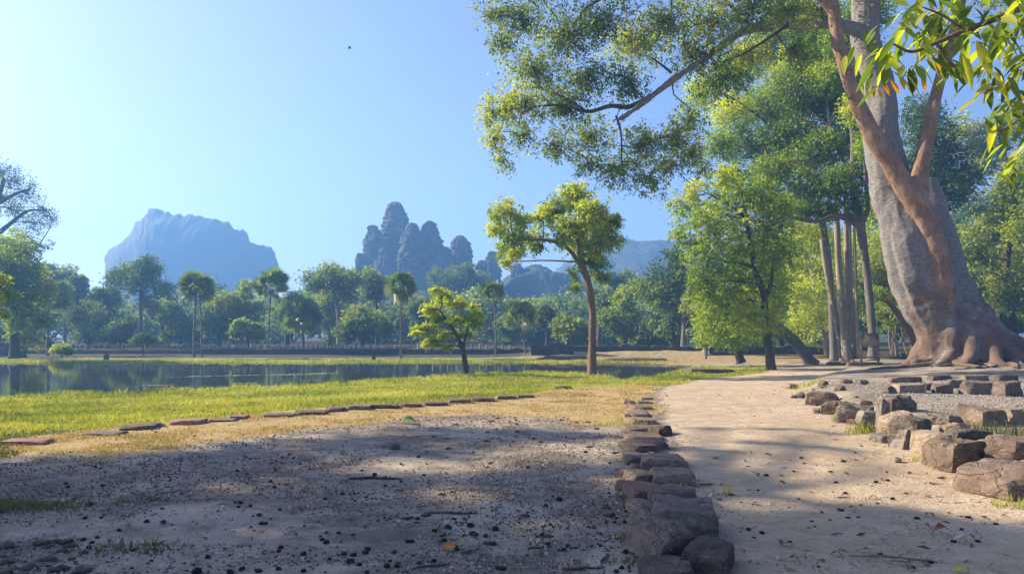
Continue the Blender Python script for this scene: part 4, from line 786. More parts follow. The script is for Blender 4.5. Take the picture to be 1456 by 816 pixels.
br([(760, 152, 1), (742, 162, .8), (738, 176, .5)]); br([(1070, 40, 2.4), (1040, 10, 2), (1000, -20, 1.4), (950, -40, .9)])
br([(1120, 36, 2.2), (1085, 60, 1.6), (1050, 80, 1.2), (1010, 92, .8)])
br([(1228, -40, 6), (1130, -60, 4.4), (1000, -50, 3.4), (900, -20, 2.6), (836, 10, 2), (812, 50, 1.4), (806, 82, .9)], -1); br([(838, 8, 1.8), (818, 50, 1.4), (805, 48, 1), (780, 46, .7)], -1)
br([(952, -35, 2), (955, 10, 1.5), (946, 36, 1.1), (925, 42, .7)], -1.2)
todo = [np.array(c) for c, r in CL]; ids = list(range(len(CL)))
def twig(p, c, r0, sag=0.10):
    L = np.linalg.norm(c-p); a, b_ = p+(c-p)*.35+rng.normal(size=3)*sag*L*.7, p+(c-p)*.7+rng.normal(size=3)*sag*L; mb.tube([p, a, b_, c], [r0, r0*.75, r0*.5, r0*.25], 4 if r0 > .015 else 3, n=7, cap=False)
while ids:                                                            # every lobe grows from the nearest bough
    A = np.array(NODES); D_ = [np.linalg.norm(A-todo[k], axis=1) for k in ids]; m_ = [float(q.min()) for q in D_]; w0 = int(np.argmin(m_)); k = ids.pop(w0); p = A[int(np.argmin(D_[w0]))]; c = todo[k]
    if np.linalg.norm(c-p) > .15: twig(p, c, 0.035)
    NODES.append(c)
    own = np.nonzero(O == k)[0]
    for q in own[:int(len(own)*0.3)]: twig(c, C[q], 0.014)
br([(1230, -120, 11), (1300, -160, 8), (1400, -130, 4)], .4); br([(1228, -200, 9), (1190, -230, 6), (1150, -260, 3)], .8); br([(1228, -230, 9), (1310, -270, 5), (1360, -290, 2)], .8)
obj('branch', mb.mesh('branch', gb), B_DARK, giant)

# ------------------------------------------------------------------ near tree at the right, outside the frame: its bough of large leaves hangs in
L_BIG = leaf_mat('broad_leaf', [(0, (0.06, 0.11, 0.014)), (0.4, (0.14, 0.22, 0.02)), (0.75, (0.32, 0.40, 0.03)), (1, (0.50, 0.48, 0.05))], 0.68, gloss=0.03)
L_OLD = leaf_mat('yellowed_leaf', [(0, (0.55, 0.26, 0.02)), (1, (0.75, 0.45, 0.03))], 0.5, (1.1, 0.9, 0.4))
nd = 8.5; nb = Vector((9.6, 8.8, h1(9.6, 8.8))); near = empty('broad_leaf_tree', nb, 'near tree whose bough of large drooping leaves hangs in at the top right corner', 'tree'); NB = np.array(nb)
mb = MB(); mb.tube([nb-Vector((0, 0, .3)), nb+Vector((0, 0, 1.5)), nb+Vector((-.1, 0, 3.4)), nb+Vector((.1, .1, 5.2)), nb+Vector((.5, .3, 7))], [.26, .2, .17, .13, .08], 10, rough=.1)
for pts in ([(1660, -20, 8), (1560, 0, 7), (1456, 12, 5), (1420, 26, 4.2), (1372, 44, 3.6), (1330, 62, 3), (1296, 74, 2.4), (1268, 62, 1.6)], [(1560, 0, 5), (1500, 60, 4), (1462, 96, 3), (1432, 120, 2.2), (1400, 130, 1.5)], [(1462, 10, 3), (1448, 40, 2.4), (1440, 70, 1.6)], [(1330, 60, 2), (1352, 92, 1.5), (1378, 100, 1)], [(1500, 60, 3), (1480, 130, 2.4), (1450, 168, 1.8), (1418, 190, 1.3)], [(1372, 44, 2.2), (1340, 22, 1.6), (1310, 10, 1)], [(1560, 0, 5), (1500, -50, 4), (1420, -60, 3), (1340, -40, 2)]):
    P, R = ptrunk(pts, nd); mb.tube(P, R, 8, rough=.1)
P0 = nb+Vector((-.1, 0, 3.9)); mb.tube([P0, W(1740, -5, nd), W(1655, -20, nd)], [.10, .08, .066], 8); obj('trunk', mb.mesh('trunk', NB), B_BRWN, near)
def big_leaf(base, ax, up, L, wd, curl, V, Q):
    ax = _unit(ax); sd = _unit(np.cross(ax, up)); n_ = np.cross(sd, ax); k = len(V)
    prof = [(0, .06), (.2, .62), (.42, 1.0), (.65, .92), (.85, .5), (1.0, .03)]
    for (u, w_) in prof:
        c = base+ax*L*u-np.array([0, 0, 1])*curl*L*u*u; h_ = sd*wd*L*w_*.5
        V += [c-h_+n_*wd*L*w_*.16, c, c+h_+n_*wd*L*w_*.16]
    for r in range(len(prof)-1):
        a = k+3*r; Q += [(a, a+1, a+4, a+3), (a+1, a+2, a+5, a+4)]
rng = np.random.default_rng(66); V, Q, T = [], [], []; VY, QY, TY = [], [], []
for (px, py, n, s) in ((1240, 62, 6, .9), (1262, 82, 8, 1), (1285, 40, 7, 1), (1300, 84, 8, 1), (1320, 40, 8, 1), (1345, 82, 8, .9), (1352, 24, 8, 1), (1382, 62, 9, 1), (1390, 14, 8, 1), (1420, 46, 9, 1), (1432, 92, 9, 1), (1448, 20, 8, 1), (1405, 112, 8, 1), (1452, 132, 9, 1.1), (1425, 165, 7, 1), (1470, 70, 9, 1), (1470, 190, 8, 1), (1432, 232, 5, .9), (1310, 8, 6, 1), (1270, 20, 4, .9), (1480, 20, 9, 1), (1400, -40, 9, 1), (1340, -30, 8, 1)):
    dd = nd+rng.uniform(-.6, .6); c = np.array(W(px, py, dd))
    for i in range(int(n*1.9)):
        a = rng.uniform(0, 2*np.pi); ax = np.array([math.cos(a), math.sin(a), -rng.uniform(.15, 1.3)]); up = _unit(np.array([0, 0, 1.0])+rng.normal(size=3)*.3)
        big_leaf(c+rng.normal(size=3)*.12, ax, up, s*rng.uniform(.18, .36), rng.uniform(.26, .36), rng.uniform(.05, .6), V, Q); T += [rng.uniform(.05, 1)]*18
for (px, py, tx, ty) in ((1254, 116, 10, 20), (1266, 113, 12, 22), (1278, 108, 8, 20), (1240, 122, 2, 18), (1300, 104, 0, 26), (1310, 106, 5, 24), (1326, 80, 12, 22), (1248, 128, 6, 12)):
    c = np.array(W(px, py, nd)); e = np.array(W(px+tx, py+ty, nd)); big_leaf(c, e-c, np.array([.2, -.9, .3]), np.linalg.norm(e-c)*1.05, .36, 0, VY, QY); TY += [rng.uniform(0, 1)]*18
obj('leaves', mesh_np('leaves', np.array(V)-NB, Q, T), L_BIG, near)
obj('yellowed_leaves', mesh_np('yellowed_leaves', np.array(VY)-NB, QY, TY), L_OLD, near)['label'] = 'orange yellow old leaves hanging at the tip of the bough'

# ------------------------------------------------------------------ tall shade trees left of the frame: their crowns shade the foreground
sv = np.array(SDIR)/SDIR.z
SUNNY = [(G(px, py), rx, ry) for px, py, rx, ry in ((205, 737, .62, .34), (350, 690, .55, .42), (500, 657, .6, .5), (690, 662, .7, .5), (655, 702, .45, .34), (800, 640, .7, .6), (60, 700, .4, .3), (850, 735, .4, .3), (745, 742, .35, .26), (430, 752, .4, .26), (890, 690, .4, .36), (1230, 690, 1.5, .8))]
def open_gaps(C):
    """gaps in the crown: no twigs where the sun comes through on to the soil"""
    gx_, gy_ = C[:, 0]-sv[0]*C[:, 2], C[:, 1]-sv[1]*C[:, 2]; k = np.ones(len(C), bool)
    for g, rx, ry in SUNNY: k &= ((gx_-g.x)/(rx+.28))**2+((gy_-g.y)/(ry+.28))**2 > 1
    return k
def shade_tree(name, label, base, Z, spots, seed, k):
    b0 = Vector((base[0], base[1], h1(*base))); L = []; rng = np.random.default_rng(seed)
    for (px, py, r) in spots:
        g = G(px, py) if isinstance(px, int) else Vector((px, py, 0)); z = Z+rng.uniform(-2, 2); r *= .86; L.append(((g.x+sv[0]*z, g.y+sv[1]*z, z), (r, r, r*.65)))
    top = np.mean([l[0] for l in L], 0); B = np.array(b0)
    make_tree(name, label, b0, [([b0, B+(0, 0, 3), B*(.7, .7, 0)+top*(.3, .3, 0)+(0, 0, 7), B*(.3, .3, 0)+top*(.7, .7, 0)+(0, 0, Z-3), top], [.55, .45, .4, .3, .15])], L, L_GRN, B_GREY, k=k, per=20, size=0.22, seed=seed, twigs=.1, sigf=.16, shell=.5, gaps=open_gaps)
shade_tree('shade_tree', 'tall spreading shade tree left of the view over the bare soil', (-27, 13), 16,
  [(40, 700, 1.5), (150, 690, 1.7), (120, 760, 1.5), (290, 668, 1.6), (300, 740, 1.5), (430, 655, 1.7), (420, 720, 1.6), (560, 635, 1.6), (540, 700, 1.5), (200, 810, 1.5), (380, 800, 1.6), (540, 790, 1.6), (660, 620, 1.3), (640, 760, 1.4), (-100, 720, 2.2), (0, 672, 1.0), (60, 665, .7), (-8.5, 4.0, 2.4), (-4.0, 2.6, 2.4)], 71, 1250)
shade_tree('shade_tree', 'second tall shade tree left of the view over the path edge', (-28, 8), 18,
  [(700, 670, 1.4), (760, 720, 1.5), (800, 800, 1.5), (860, 690, 1.2), (900, 760, 1.4), (1000, 640, .55), (1000, 790, 1.5), (1130, 770, 1.5), (1230, 780, 1.4), (1340, 770, 1.3), (1420, 790, 1.3), (960, 665, .7), (0.0, 1.6, 2.4), (3.5, 2.6, 2.2), (7.0, 3.5, 2.0), (780, 620, .8), (1020, 610, .22), (1110, 611, .25), (1180, 616, .2), (1090, 631, .22), (1190, 639, .25)], 72, 1350)
# ================================================================== STONES
def stone_mesh(dims, seed, rnd=0.16, chips=4, rough=0.05, cuts=9, taper=0.0, chip_d=0.80):
    bm = bmesh.new(); bmesh.ops.create_cube(bm, size=2.0); bmesh.ops.subdivide_edges(bm, edges=bm.edges[:], cuts=cuts, use_grid_fill=True)
    rng = np.random.default_rng(seed); co = np.array([v.co for v in bm.verts]); sp = _unit(co)*1.18
    co = co*(1-rnd)+sp*rnd
    co[:, :2] *= (1-taper*(co[:, 2:3]*0.5+0.5))
    co[:, 2] += 0.10*rng.normal()*co[:, 0]+0.08*rng.normal()*co[:, 1]
    for i in range(chips):
        n_ = rng.normal(size=3); n_[2] = abs(n_[2])*0.7+0.05; n_ = n_/np.linalg.norm(n_); lim = (np.abs(n_).sum())*rng.uniform(chip_d-0.12, chip_d+0.06); q = co@n_-lim; co = co-np.where(q > 0, q, 0)[:, None]*n_*0.95
    co = co*np.array(dims)/2; s = float(min(dims)); k = 1.0/max(0.12, float(np.mean(dims)))
    n1 = fbm(co[:, 0]*1.6*k+seed, co[:, 1]*1.6*k, co[:, 2]*1.6*k, seed, 3); n2 = fbm(co[:, 0]*5*k, co[:, 1]*5*k, co[:, 2]*9*k, seed+9, 3)
    co = co+_unit(co)*(rough*s*(1.3*n1+0.6*n2))[:, None]
    for v, c in zip(bm.verts, co): v.co = c
    me = bpy.data.meshes.new('stone'); bm.to_mesh(me); bm.free(); me.polygons.foreach_set('use_smooth', np.ones(len(me.polygons), bool)); me.set_sharp_from_angle(angle=math.radians(32)); return me
def stone(name, label, px, py, w, h, depth=None, rz=0.0, tilt=(0, 0), seed=0, mat=None, rnd=0.16, chips=4, rough=0.05, sink=0.15, cat='stone', group=None, taper=0.05, lift=0.0, cuts=9):
    """px: centre, py: foot of the front face, w and h: its size, all in photograph pixels"""
    g = G(px, py); s = g.y/F; W_, H_ = w*s, max(h*s, 0.03); D_ = depth if depth else W_*0.8
    c = Vector((g.x, g.y+D_*0.42, 0)); z0 = min(h1(c.x, c.y), g.z)
    o = obj(name, stone_mesh((W_, D_, H_*(1+sink)), seed, rnd, chips, rough, cuts, taper), mat or M_STONE)
    o.location = (c.x, c.y, z0+lift+H_*(1-sink)/2); o.rotation_euler = (tilt[0], tilt[1], rz)
    return tag(o, label, cat, group)
KG = 'stones of the kerb row beside the path'
K = [ # px, foot py, width, height, depth m, turn, tilt, material, label
 (919, 569, 17, 5, .4, .1, (0, 0), 0, 'farthest flat kerb stone at the pond end of the row'),
 (918, 575, 22, 5, .5, 0, (0, 0), 0, 'second kerb stone from the far pond end of the row'),
 (913, 584, 31, 8, .7, .05, (0, 0), 0, 'broad flat kerb stone third from the far pond end'),
 (911, 594, 34, 8, .7, -.05, (0, 0), 0, 'weathered kerb stone fourth from the far pond end of the row'),
 (914, 604, 40, 9, .7, .05, (0, 0), 0, 'flat kerb stone just behind the squared block that juts over the path'),
 (942, 623, 24, 20, .35, .3, (0, 0), 1, 'squared dark kerb block jutting out on the path side of the far row'),
 (912, 617, 44, 11, .7, .05, (0, .02), 0, 'long split kerb slab beside the jutting squared block'),
 (917, 630, 56, 12, .7, .0, (0, .03), 0, 'wide cracked kerb slab in front of the jutting block'),
 (914, 645, 50, 14, .7, .05, (0, 0), 1, 'dark grey flat kerb slab behind the pitted upper boulder'),
 (906, 662, 34, 16, .6, .0, (0, 0), 1, 'dark kerb slab with its end sunk in the soil left of the pitted boulder'),
 (938, 640, 20, 14, .3, .4, (0, 0), 1, 'small dark kerb stone tucked behind the pitted boulder'),
 (949, 671, 66, 24, .55, -.15, (0, -.03), 0, 'pitted rounded kerb boulder sitting on the row'),
 (958, 694, 62, 27, .5, .0, (0, .03), 0, 'tan squared kerb block under the pitted boulder'),
 (912, 692, 32, 22, .45, .1, (0, 0), 1, 'small mossy grey kerb stone left of the tan squared block'),
 (919, 716, 56, 22, .55, .05, (0, 0), 3, 'reddish flat-faced kerb stone left of the large layered slabs'),
 (913, 737, 32, 22, .4, .1, (0, 0), 1, 'dark kerb stone under the reddish one'),
 (918, 757, 30, 24, .4, -.1, (0, 0), 1, 'low dark kerb stone standing just left of the biggest slab'),
 (966, 727, 72, 30, .5, -.05, (.02, .02), 1, 'upper layered kerb slab behind the biggest slab'),
 (982, 776, 98, 58, .62, -.16, (.03, .05), 1, 'biggest layered kerb slab with a fissured flat top'),
 (953, 806, 78, 60, .42, .45, (.12, .42), 1, 'dark tilted boulder leaning on the biggest kerb slab'),
 (1018, 822, 66, 46, .45, -.4, (0, .1), 1, 'grey pitted rounded boulder at the near end of the row by the path'),
 (955, 836, 78, 26, .4, .0, (0, 0), 1, 'nearest kerb stone cut by the bottom edge of the photo'),
 (963, 700, 24, 10, .25, .5, (0, .1), 1, 'small flat stone lying on the path edge beside the tan squared block'),
 (968, 688, 16, 8, .2, .2, (0, 0), 1, 'little dark chip of stone beside the tan block on the path side'),
]
M_REDST = stone_mat('red_sandstone', (0.30, 0.16, 0.12), (0.12, 0.07, 0.055), (0.40, 0.24, 0.18))
M_DKSAND = stone_mat('weathered_sandstone', (0.145, 0.115, 0.092), (0.045, 0.037, 0.032), (0.24, 0.185, 0.14), 1.0, 0.65)
MS = [M_STONE, M_DKSAND, M_PALEST, M_REDST, M_GREYST, M_DARKST]
for i, (px, py, w_, h_, dp, rz, tl, mi, lab) in enumerate(K):
    stone('kerb_stone', lab, px, py-h_*.10, w_*(.97 if py > 700 else 1), h_*(.82 if py > 700 else .7), dp, rz, tl, 500+i, MS[mi], rnd=0.08 if h_ < 26 else 0.13, chips=7, rough=0.075, sink=0.25, group=KG, cuts=11 if py > 690 else 8)
RG = 'tumbled stones along the right side of the path'
R_ = [
 (1172, 577, 50, 24, .55, -.5, (0, 0), 0, .12, 'long low reddish block heading the tumbled row at its far end'),
 (1190, 590, 34, 20, .5, -.6, (0, .05), 0, .2, 'second low stone of the tumbled row behind the dark boulder'),
 (1219, 602, 48, 32, .6, -.4, (0, .15), 1, .3, 'dark humped boulder among the grass tufts of the tumbled row'),
 (1243, 604, 34, 20, .5, -.2, (0, .1), 4, .2, 'grey sloping stone between the dark boulder and the upright slab'),
 (1258, 616, 15, 54, .22, .1, (0, .03), 4, .08, 'thin upright slab standing on end like a post'),
 (1284, 586, 46, 26, .5, .1, (0, .08), 1, .15, 'dark bent lintel stone resting against the upright slab'),
 (1284, 612, 42, 26, .5, .3, (0, -.42), 2, .08, 'smooth tan slab propped at a slant under the lintel stone'),
 (1262, 630, 38, 14, .4, .2, (0, 0), 4, .3, 'pale low rounded stone at the foot of the upright slab'),
 (1306, 638, 48, 50, .6, .5, (0, .15), 1, .15, 'dark purple brown faceted boulder right of the slanting slab'),
 (1292, 640, 24, 34, .35, .2, (0, .25), 4, .1, 'narrow wedge stone leaning in front of the faceted boulder'),
 (1334, 657, 34, 52, .55, .25, (0, -.03), 2, .06, 'pale upright squared block catching the sun in the tumbled row'),
 (1377, 668, 66, 48, .7, .1, (0, .08), 0, .2, 'broad brown fluted block right of the pale upright block'),
 (1462, 712, 130, 50, 1.0, .35, (0, -.12), 0, .7, 'huge streaked reddish mound of rock at the right edge'),
 (1456, 652, 56, 30, .7, .2, (0, .1), 0, .7, 'rounded reddish stone at the right edge above the streaked mound'),
 (1385, 625, 60, 16, .5, .0, (0, .05), 1, .1, 'dark flat slab lying behind the broad brown block'),
 (1407, 606, 54, 30, .55, .35, (0, 0), 2, .06, 'tan cut block with a sunlit left face on the terrace'),
 (1450, 604, 40, 24, .5, .2, (0, 0), 2, .1, 'tan block touching the right edge beside the cut block'),
 (1355, 606, 24, 16, .35, .3, (0, .1), 1, .2, 'small dark stone between the faceted boulder and the tan cut block'),
 (1338, 600, 26, 12, .4, .6, (0, .1), 4, .2, 'small grey stone half buried on the terrace left of the tan cut block'),
 (1365, 618, 36, 16, .4, -.3, (0, -.2), 2, .15, 'tan tilted slab in front of the small dark terrace stone'),
 (1297, 559, 44, 14, .5, .05, (0, 0), 2, .05, 'long tan block on the gravel below the giant tree'),
 (1266, 560, 16, 12, .35, .3, (0, 0), 1, .2, 'dark little stone at the left end of the long tan block'),
 (1325, 556, 24, 12, .4, .2, (0, 0), 1, .15, 'brown stone right of the long tan block'),
 (1345, 560, 28, 15, .4, -.1, (0, 0), 1, .15, 'dark stone fourth along the lower terrace edge'),
 (1362, 552, 32, 14, .45, .05, (0, 0), 4, .1, 'grey block at the left end of the grey terrace blocks'),
 (1402, 562, 62, 24, .6, .0, (0, 0), 4, .06, 'largest grey terrace block below the giant roots'),
 (1442, 565, 36, 25, .6, .1, (0, 0), 1, .08, 'dark grey terrace block at the right edge'),
 (1390, 543, 40, 10, .5, .0, (0, 0), 2, .06, 'tan coping stone on the upper terrace step under the roots'),
 (1432, 543, 36, 11, .5, .0, (0, 0), 1, .06, 'brown coping stone at the right end of the upper terrace step'),
 (1340, 541, 36, 8, .5, .1, (0, 0), 1, .1, 'low coping stone at the left end of the upper terrace step'),
 (1290, 544, 50, 9, .5, -.05, (0, 0), 0, .12, 'low brown slab edging the terrace left of the coping stones'),
 (1228, 547, 18, 8, .35, .4, (0, 0), 1, .3, 'small brown rock on the bare ground left of the terrace'),
 (1205, 546, 16, 7, .3, .2, (0, 0), 0, .3, 'small tan rock next to the brown rock left of the terrace'),
 (1126, 553, 22, 8, .4, .5, (0, 0), 2, .3, 'pale flat rock alone at the far right edge of the path'),
 (1196, 519, 40, 5, .6, .0, (0, 0), 1, .08, 'dark low slab on the ground in front of the stem clump'),
 (1232, 520, 56, 6, .6, .0, (0, 0), 1, .08, 'long dark slab in front of the sign board'),
 (1216, 520, 10, 8, .3, .2, (0, 0), 4, .2, 'small grey stone between the two dark slabs by the sign'),
 (1292, 510, 52, 9, .7, .0, (0, 0), 1, .06, 'dark bench-like slab behind the left roots of the giant tree'),
 (1316, 521, 34, 12, .6, -.2, (0, -.1), 0, .15, 'brown stone wedged against the left root of the giant tree'),
]
for i, (px, py, w_, h_, dp, rz, tl, mi, rn, lab) in enumerate(R_):
    stone('stone_block', lab, px, py-h_*.02, w_*.92, h_*.86, dp*.75, rz, tl, 600+i, MS[mi], rnd=rn, chips=5 if rn < .1 else 8, rough=0.06 if rn < .1 else 0.11, sink=0.2, group=RG, cuts=11 if py > 590 else 8)
LG = 'flat slabs edging the lawn'
L_ = [(28, 632, 62, 5, .02, 'leftmost flat slab edging the lawn in the shade line'), (137, 620, 58, 4, .0, 'long thin slab second from the left along the lawn edge'), (190, 612, 46, 6, .1, 'raised slab third from the left along the lawn edge'),
 (262, 604, 46, 6, .0, 'flat slab lying alone between the raised slab and the small dark one'), (214, 608, 14, 6, .3, 'small dark clod-like stone at the end of the raised slab'), (312, 600, 36, 4, .05, 'sunken slab left of a small gap in the lawn edge'), (336, 597, 22, 5, .0, 'short slab just right of the sunken slab'),
 (394, 594, 44, 5, .06, 'slab where the unbroken lawn edge begins'), (438, 590, 46, 5, .04, 'second slab of the unbroken lawn edge'), (474, 586, 26, 6, .1, 'short raised stone of the lawn edge near its middle'), (505, 583, 38, 6, .04, 'dark ragged stone of the lawn edge right of the short raised one'),
 (545, 581, 42, 5, .0, 'long dark stone in the middle of the unbroken lawn edge'), (582, 579, 34, 5, .05, 'lawn edge stone above the bright green leaf'), (616, 577, 38, 5, .03, 'lawn edge stone right of the one above the green leaf'), (652, 574, 34, 6, .08, 'bumpy lawn edge stone fourth from the right end'), (686, 571, 34, 5, .02, 'lawn edge stone third from the right end'), (718, 568, 32, 5, .06, 'lawn edge stone second from the right end'), (746, 566, 24, 4, .0, 'rightmost stone of the lawn edge')]
for i, (px, py, w_, h_, rz, lab) in enumerate(L_):
    stone('edging_slab', lab, px, py, w_, h_, 0.45, rz+0.12, (0, .01), 700+i, M_REDST if i % 3 == 0 else M_STONE, rnd=0.12, chips=4, rough=0.12, sink=0.3, group=LG, cuts=7)
stone('stone', 'rounded grey stone lying on the shaded soil', 560, 640, 15, 8, .16, .2, (0, 0), 801, M_GREYST, rnd=.5, rough=.08)
stone('rock', 'dark rocky rubble on the far bank right of the leaning palm', 800, 512, 70, 6, 1.6, .1, (0, 0), 802, M_DKSAND, rnd=.4, chips=8, rough=.25, group='dark rocks on the far bank')
stone('rock', 'dark low rock on the far bank right of the slim trunk', 905, 513, 90, 4, 1.2, .0, (0, 0), 803, M_DKSAND, rnd=.4, chips=8, rough=.25, group='dark rocks on the far bank')
stone('rock', 'small pile-like rock on the lawn left of the slim trunk', 800, 553, 26, 4, .5, .0, (0, 0), 804, M_DKSAND, rnd=.5, chips=6, rough=.2, group='dark rocks by the near shore')
stone('rock', 'low dark rock at the path end by the right tip of the pond', 1010, 531, 70, 6, .8, -.1, (0, 0), 805, M_DKSAND, rnd=.3, chips=6, rough=.2, group='dark rocks by the near shore')
stone('tree_stump', 'black squat stump on the far bank below the umbrella tree', 150, 512, 6, 9, .3, 0, (0, 0), 806, M_DARKST, rnd=.4, cat='stump')
stone('boundary_stone', 'small dark upright stone on the far bank left of the tallest palm', 531, 512, 5, 7, .25, 0, (0, .1), 807, M_DARKST, rnd=.4)
# balustrade of little worn posts on the far wall; one post is a lathe-like tapered block
rng = np.random.default_rng(77); pme = None
for i, px in enumerate(list(np.arange(290, 500, 5.2))+list(np.arange(506, 750, 11))):
    d = 70.2; x = (px+rng.uniform(-1, 1)-CX)/F*d; hh = rng.uniform(.32, .55)
    if pme is None: pme = stone_mesh((.17, .17, .45), 900, .25, 3, .06, 5, .2)
    o = bpy.data.objects.new('stone_post', pme); COL.objects.link(o); pme.materials.clear(); pme.materials.append(M_PALEST); o.location = (x, d, .42+hh*.42); o.scale = (1, 1, hh/.45); o.rotation_euler = (0, rng.normal()*.06, rng.uniform(0, 3))
    tag(o, 'small worn post of the balustrade row on the far wall', 'stone post', 'balustrade posts on the far wall')
rme = stone_mesh((.3, .25, .3), 901, .4, 5, .1, 5, .1)
for i in range(46):
    px = 104+i*4.0; d = rng.uniform(70.5, 73); x = (px-CX)/F*d; o = bpy.data.objects.new('wall_rubble_stone', rme); COL.objects.link(o); rme.materials.clear(); rme.materials.append(M_GREYST)
    o.location = (x, d, h1(x, d)+.1+rng.uniform(0, .15)); s = rng.uniform(.7, 1.4); o.scale = (s, s, s*rng.uniform(.7, 1.6)); o.rotation_euler = (0, 0, rng.uniform(0, 6)); tag(o, 'small grey rubble stone on the sunlit bank beyond the pond at the left', 'stone', 'rubble stones on the sunlit far bank')
for (px, hh, lab) in ((52, 1.0, 'left one of two pale standing stones on the left wall'), (58, 1.15, 'right one of two pale standing stones on the left wall')):
    x = sx70(px, 66.1); o = obj('standing_stone', stone_mesh((.26, .26, hh), int(px), .2, 3, .06, 6, .2), M_PALEST); o.location = (x, 66.1, .62+hh*.45); tag(o, lab, 'stone')

# ================================================================== SIGN BOARD AND POSTS
M_WOOD = bark_mat('weathered_wood', (0.10, 0.075, 0.055), (0.20, 0.155, 0.12), (0.29, 0.235, 0.18), 3, 0.1, 0.01)
M_PANEL, nt, b = nmat('sign_panel'); nt.links.new(ramp(nt, noise(nt, opos(nt), 5, 5, .7), [(.35, (.20, .165, .13)), (.6, (.31, .265, .215)), (.75, (.36, .32, .27))]), b.inputs['Base Color']); b.inputs['Roughness'].default_value = .6
d = 36.0; sb = GD(1237, d); sg = empty('sign_board', sb, 'low wooden information board on two posts before the forked tree', 'sign'); s = d/F; wd = 24*s; top = CAMZ+(HZ-473)*s-sb.z
mb = MB(); mb.box((0, 0, top-.36), (wd-.06, .03, .56), 0, (-.22, 0)); obj('panel', mb.mesh('panel', (0, 0, 0), False), M_PANEL, sg)
for x in (-wd/2, wd/2): mb = MB(); mb.box((x, .02, top/2-.06), (.075, .08, top+.1)); obj('post', mb.mesh('post', (0, 0, 0), False), M_WOOD, sg)
mb = MB(); mb.box((0, 0.06, top-.05), (wd+.14, .09, .06)); mb.box((0, -.075, top-.68), (wd-.08, .06, .05)); obj('frame', mb.mesh('frame', (0, 0, 0), False), M_WOOD, sg)
mb = MB(); mb.box((0, .03, .42), (wd-.09, .05, .07)); obj('rail', mb.mesh('rail', (0, 0, 0), False), M_WOOD, sg)
d = 41.0; b0 = GD(1423, d); mb = MB(); P, R = ptrunk([(1424, 500, 5), (1422, 470, 4.6), (1420, 445, 4.4)], d); mb.tube(P, R, 10, rough=.18, seed=4); o = obj('tree_stump', mb.mesh('tree_stump', b0), B_DARK, None, b0); tag(o, 'tall broken dark stump standing behind the right roots', 'stump')

# ================================================================== GRASS
L_GRASS = leaf_mat('grass_blade', [(0, (0.18, 0.22, 0.03)), (0.5, (0.40, 0.42, 0.055)), (1, (0.60, 0.55, 0.15))], 0.5, (1.1, 1.1, .6), .04)
L_DRYG = leaf_mat('dry_blade', [(0, (0.30, 0.28, 0.08)), (0.4, (0.45, 0.33, 0.13)), (1, (0.64, 0.52, 0.29))], 0.35, (1.1, 1, .7), .03)
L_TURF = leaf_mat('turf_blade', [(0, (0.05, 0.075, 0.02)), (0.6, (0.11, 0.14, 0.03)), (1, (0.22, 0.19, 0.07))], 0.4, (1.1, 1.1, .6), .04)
def blades(n, xr, d0, d1, key, hh, seed, mat, name, label, wk=1.0, clumpy=0.5):
    rng = np.random.default_rng(seed); d = np.exp(rng.uniform(math.log(d0), math.log(d1), n)); x = rng.uniform(0, 1, n)*(xr[1]-xr[0])*d+xr[0]*d
    z = zones(x, d); p = z[key]*(1-0.9*z['m_path']); p = p*np.where(poly_sd(x, d, POND) > -0.5, 1, 0); cl = fbm(x*1.9, d*1.9, 0, 61, 3)
    if key == 'm_dry': p = p*(1-0.75*z['m_green'])
    ok = rng.uniform(0, 1, n) < p*np.clip(1-clumpy+clumpy*(cl+.6), 0.05, 1); x, d, cl = x[ok], d[ok], cl[ok]; n = len(x); zz = hgt(x, d)
    a = rng.uniform(0, 2*np.pi, n); h_ = rng.uniform(*hh, n)*np.clip(1+.8*cl, .3, 2.2)*(1+1.1*sstep(2.2, .6, poly_sd(x, d, POND))); w_ = 0.00075*wk*d*rng.uniform(.7, 1.4, n)+0.003; lean = rng.normal(size=(n, 2))*h_[:, None]*.45
    b = np.stack([x, d, zz-.008], -1); sd = np.stack([np.cos(a)*w_, np.sin(a)*w_*.6, 0*a], -1); tip = b+np.stack([lean[:, 0], lean[:, 1], h_], -1)
    V = np.stack([b-sd, b+sd, tip], 1).reshape(-1, 3); t = np.clip(.42+.38*fbm(x*.55, d*.55, 0, 63, 3)+rng.normal(size=n)*.18, 0, 1)
    return tag(obj(name, mesh_np(name, V, np.arange(3*n).reshape(-1, 3), np.repeat(t, 3), False), mat), label, kind='stuff')
blades(1000000, (-1.7, .45), 10, 47, 'm_green', (.025, .085), 1, L_GRASS, 'grass', 'bright yellow green grass along the near shore')
blades(560000, (-1.5, .40), 8, 40, 'm_dry', (.01, .04), 2, L_DRYG, 'dry_grass', 'short dry orange grass between lawn and bare soil', 1.0, .85)
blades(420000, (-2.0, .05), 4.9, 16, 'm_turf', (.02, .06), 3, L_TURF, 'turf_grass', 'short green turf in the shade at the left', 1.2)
blades(170000, (-1.2, .25), 52, 64, 'm_green', (.03, .09), 4, L_GRASS, 'bank_grass', 'pale grass strip on the far bank', .6)
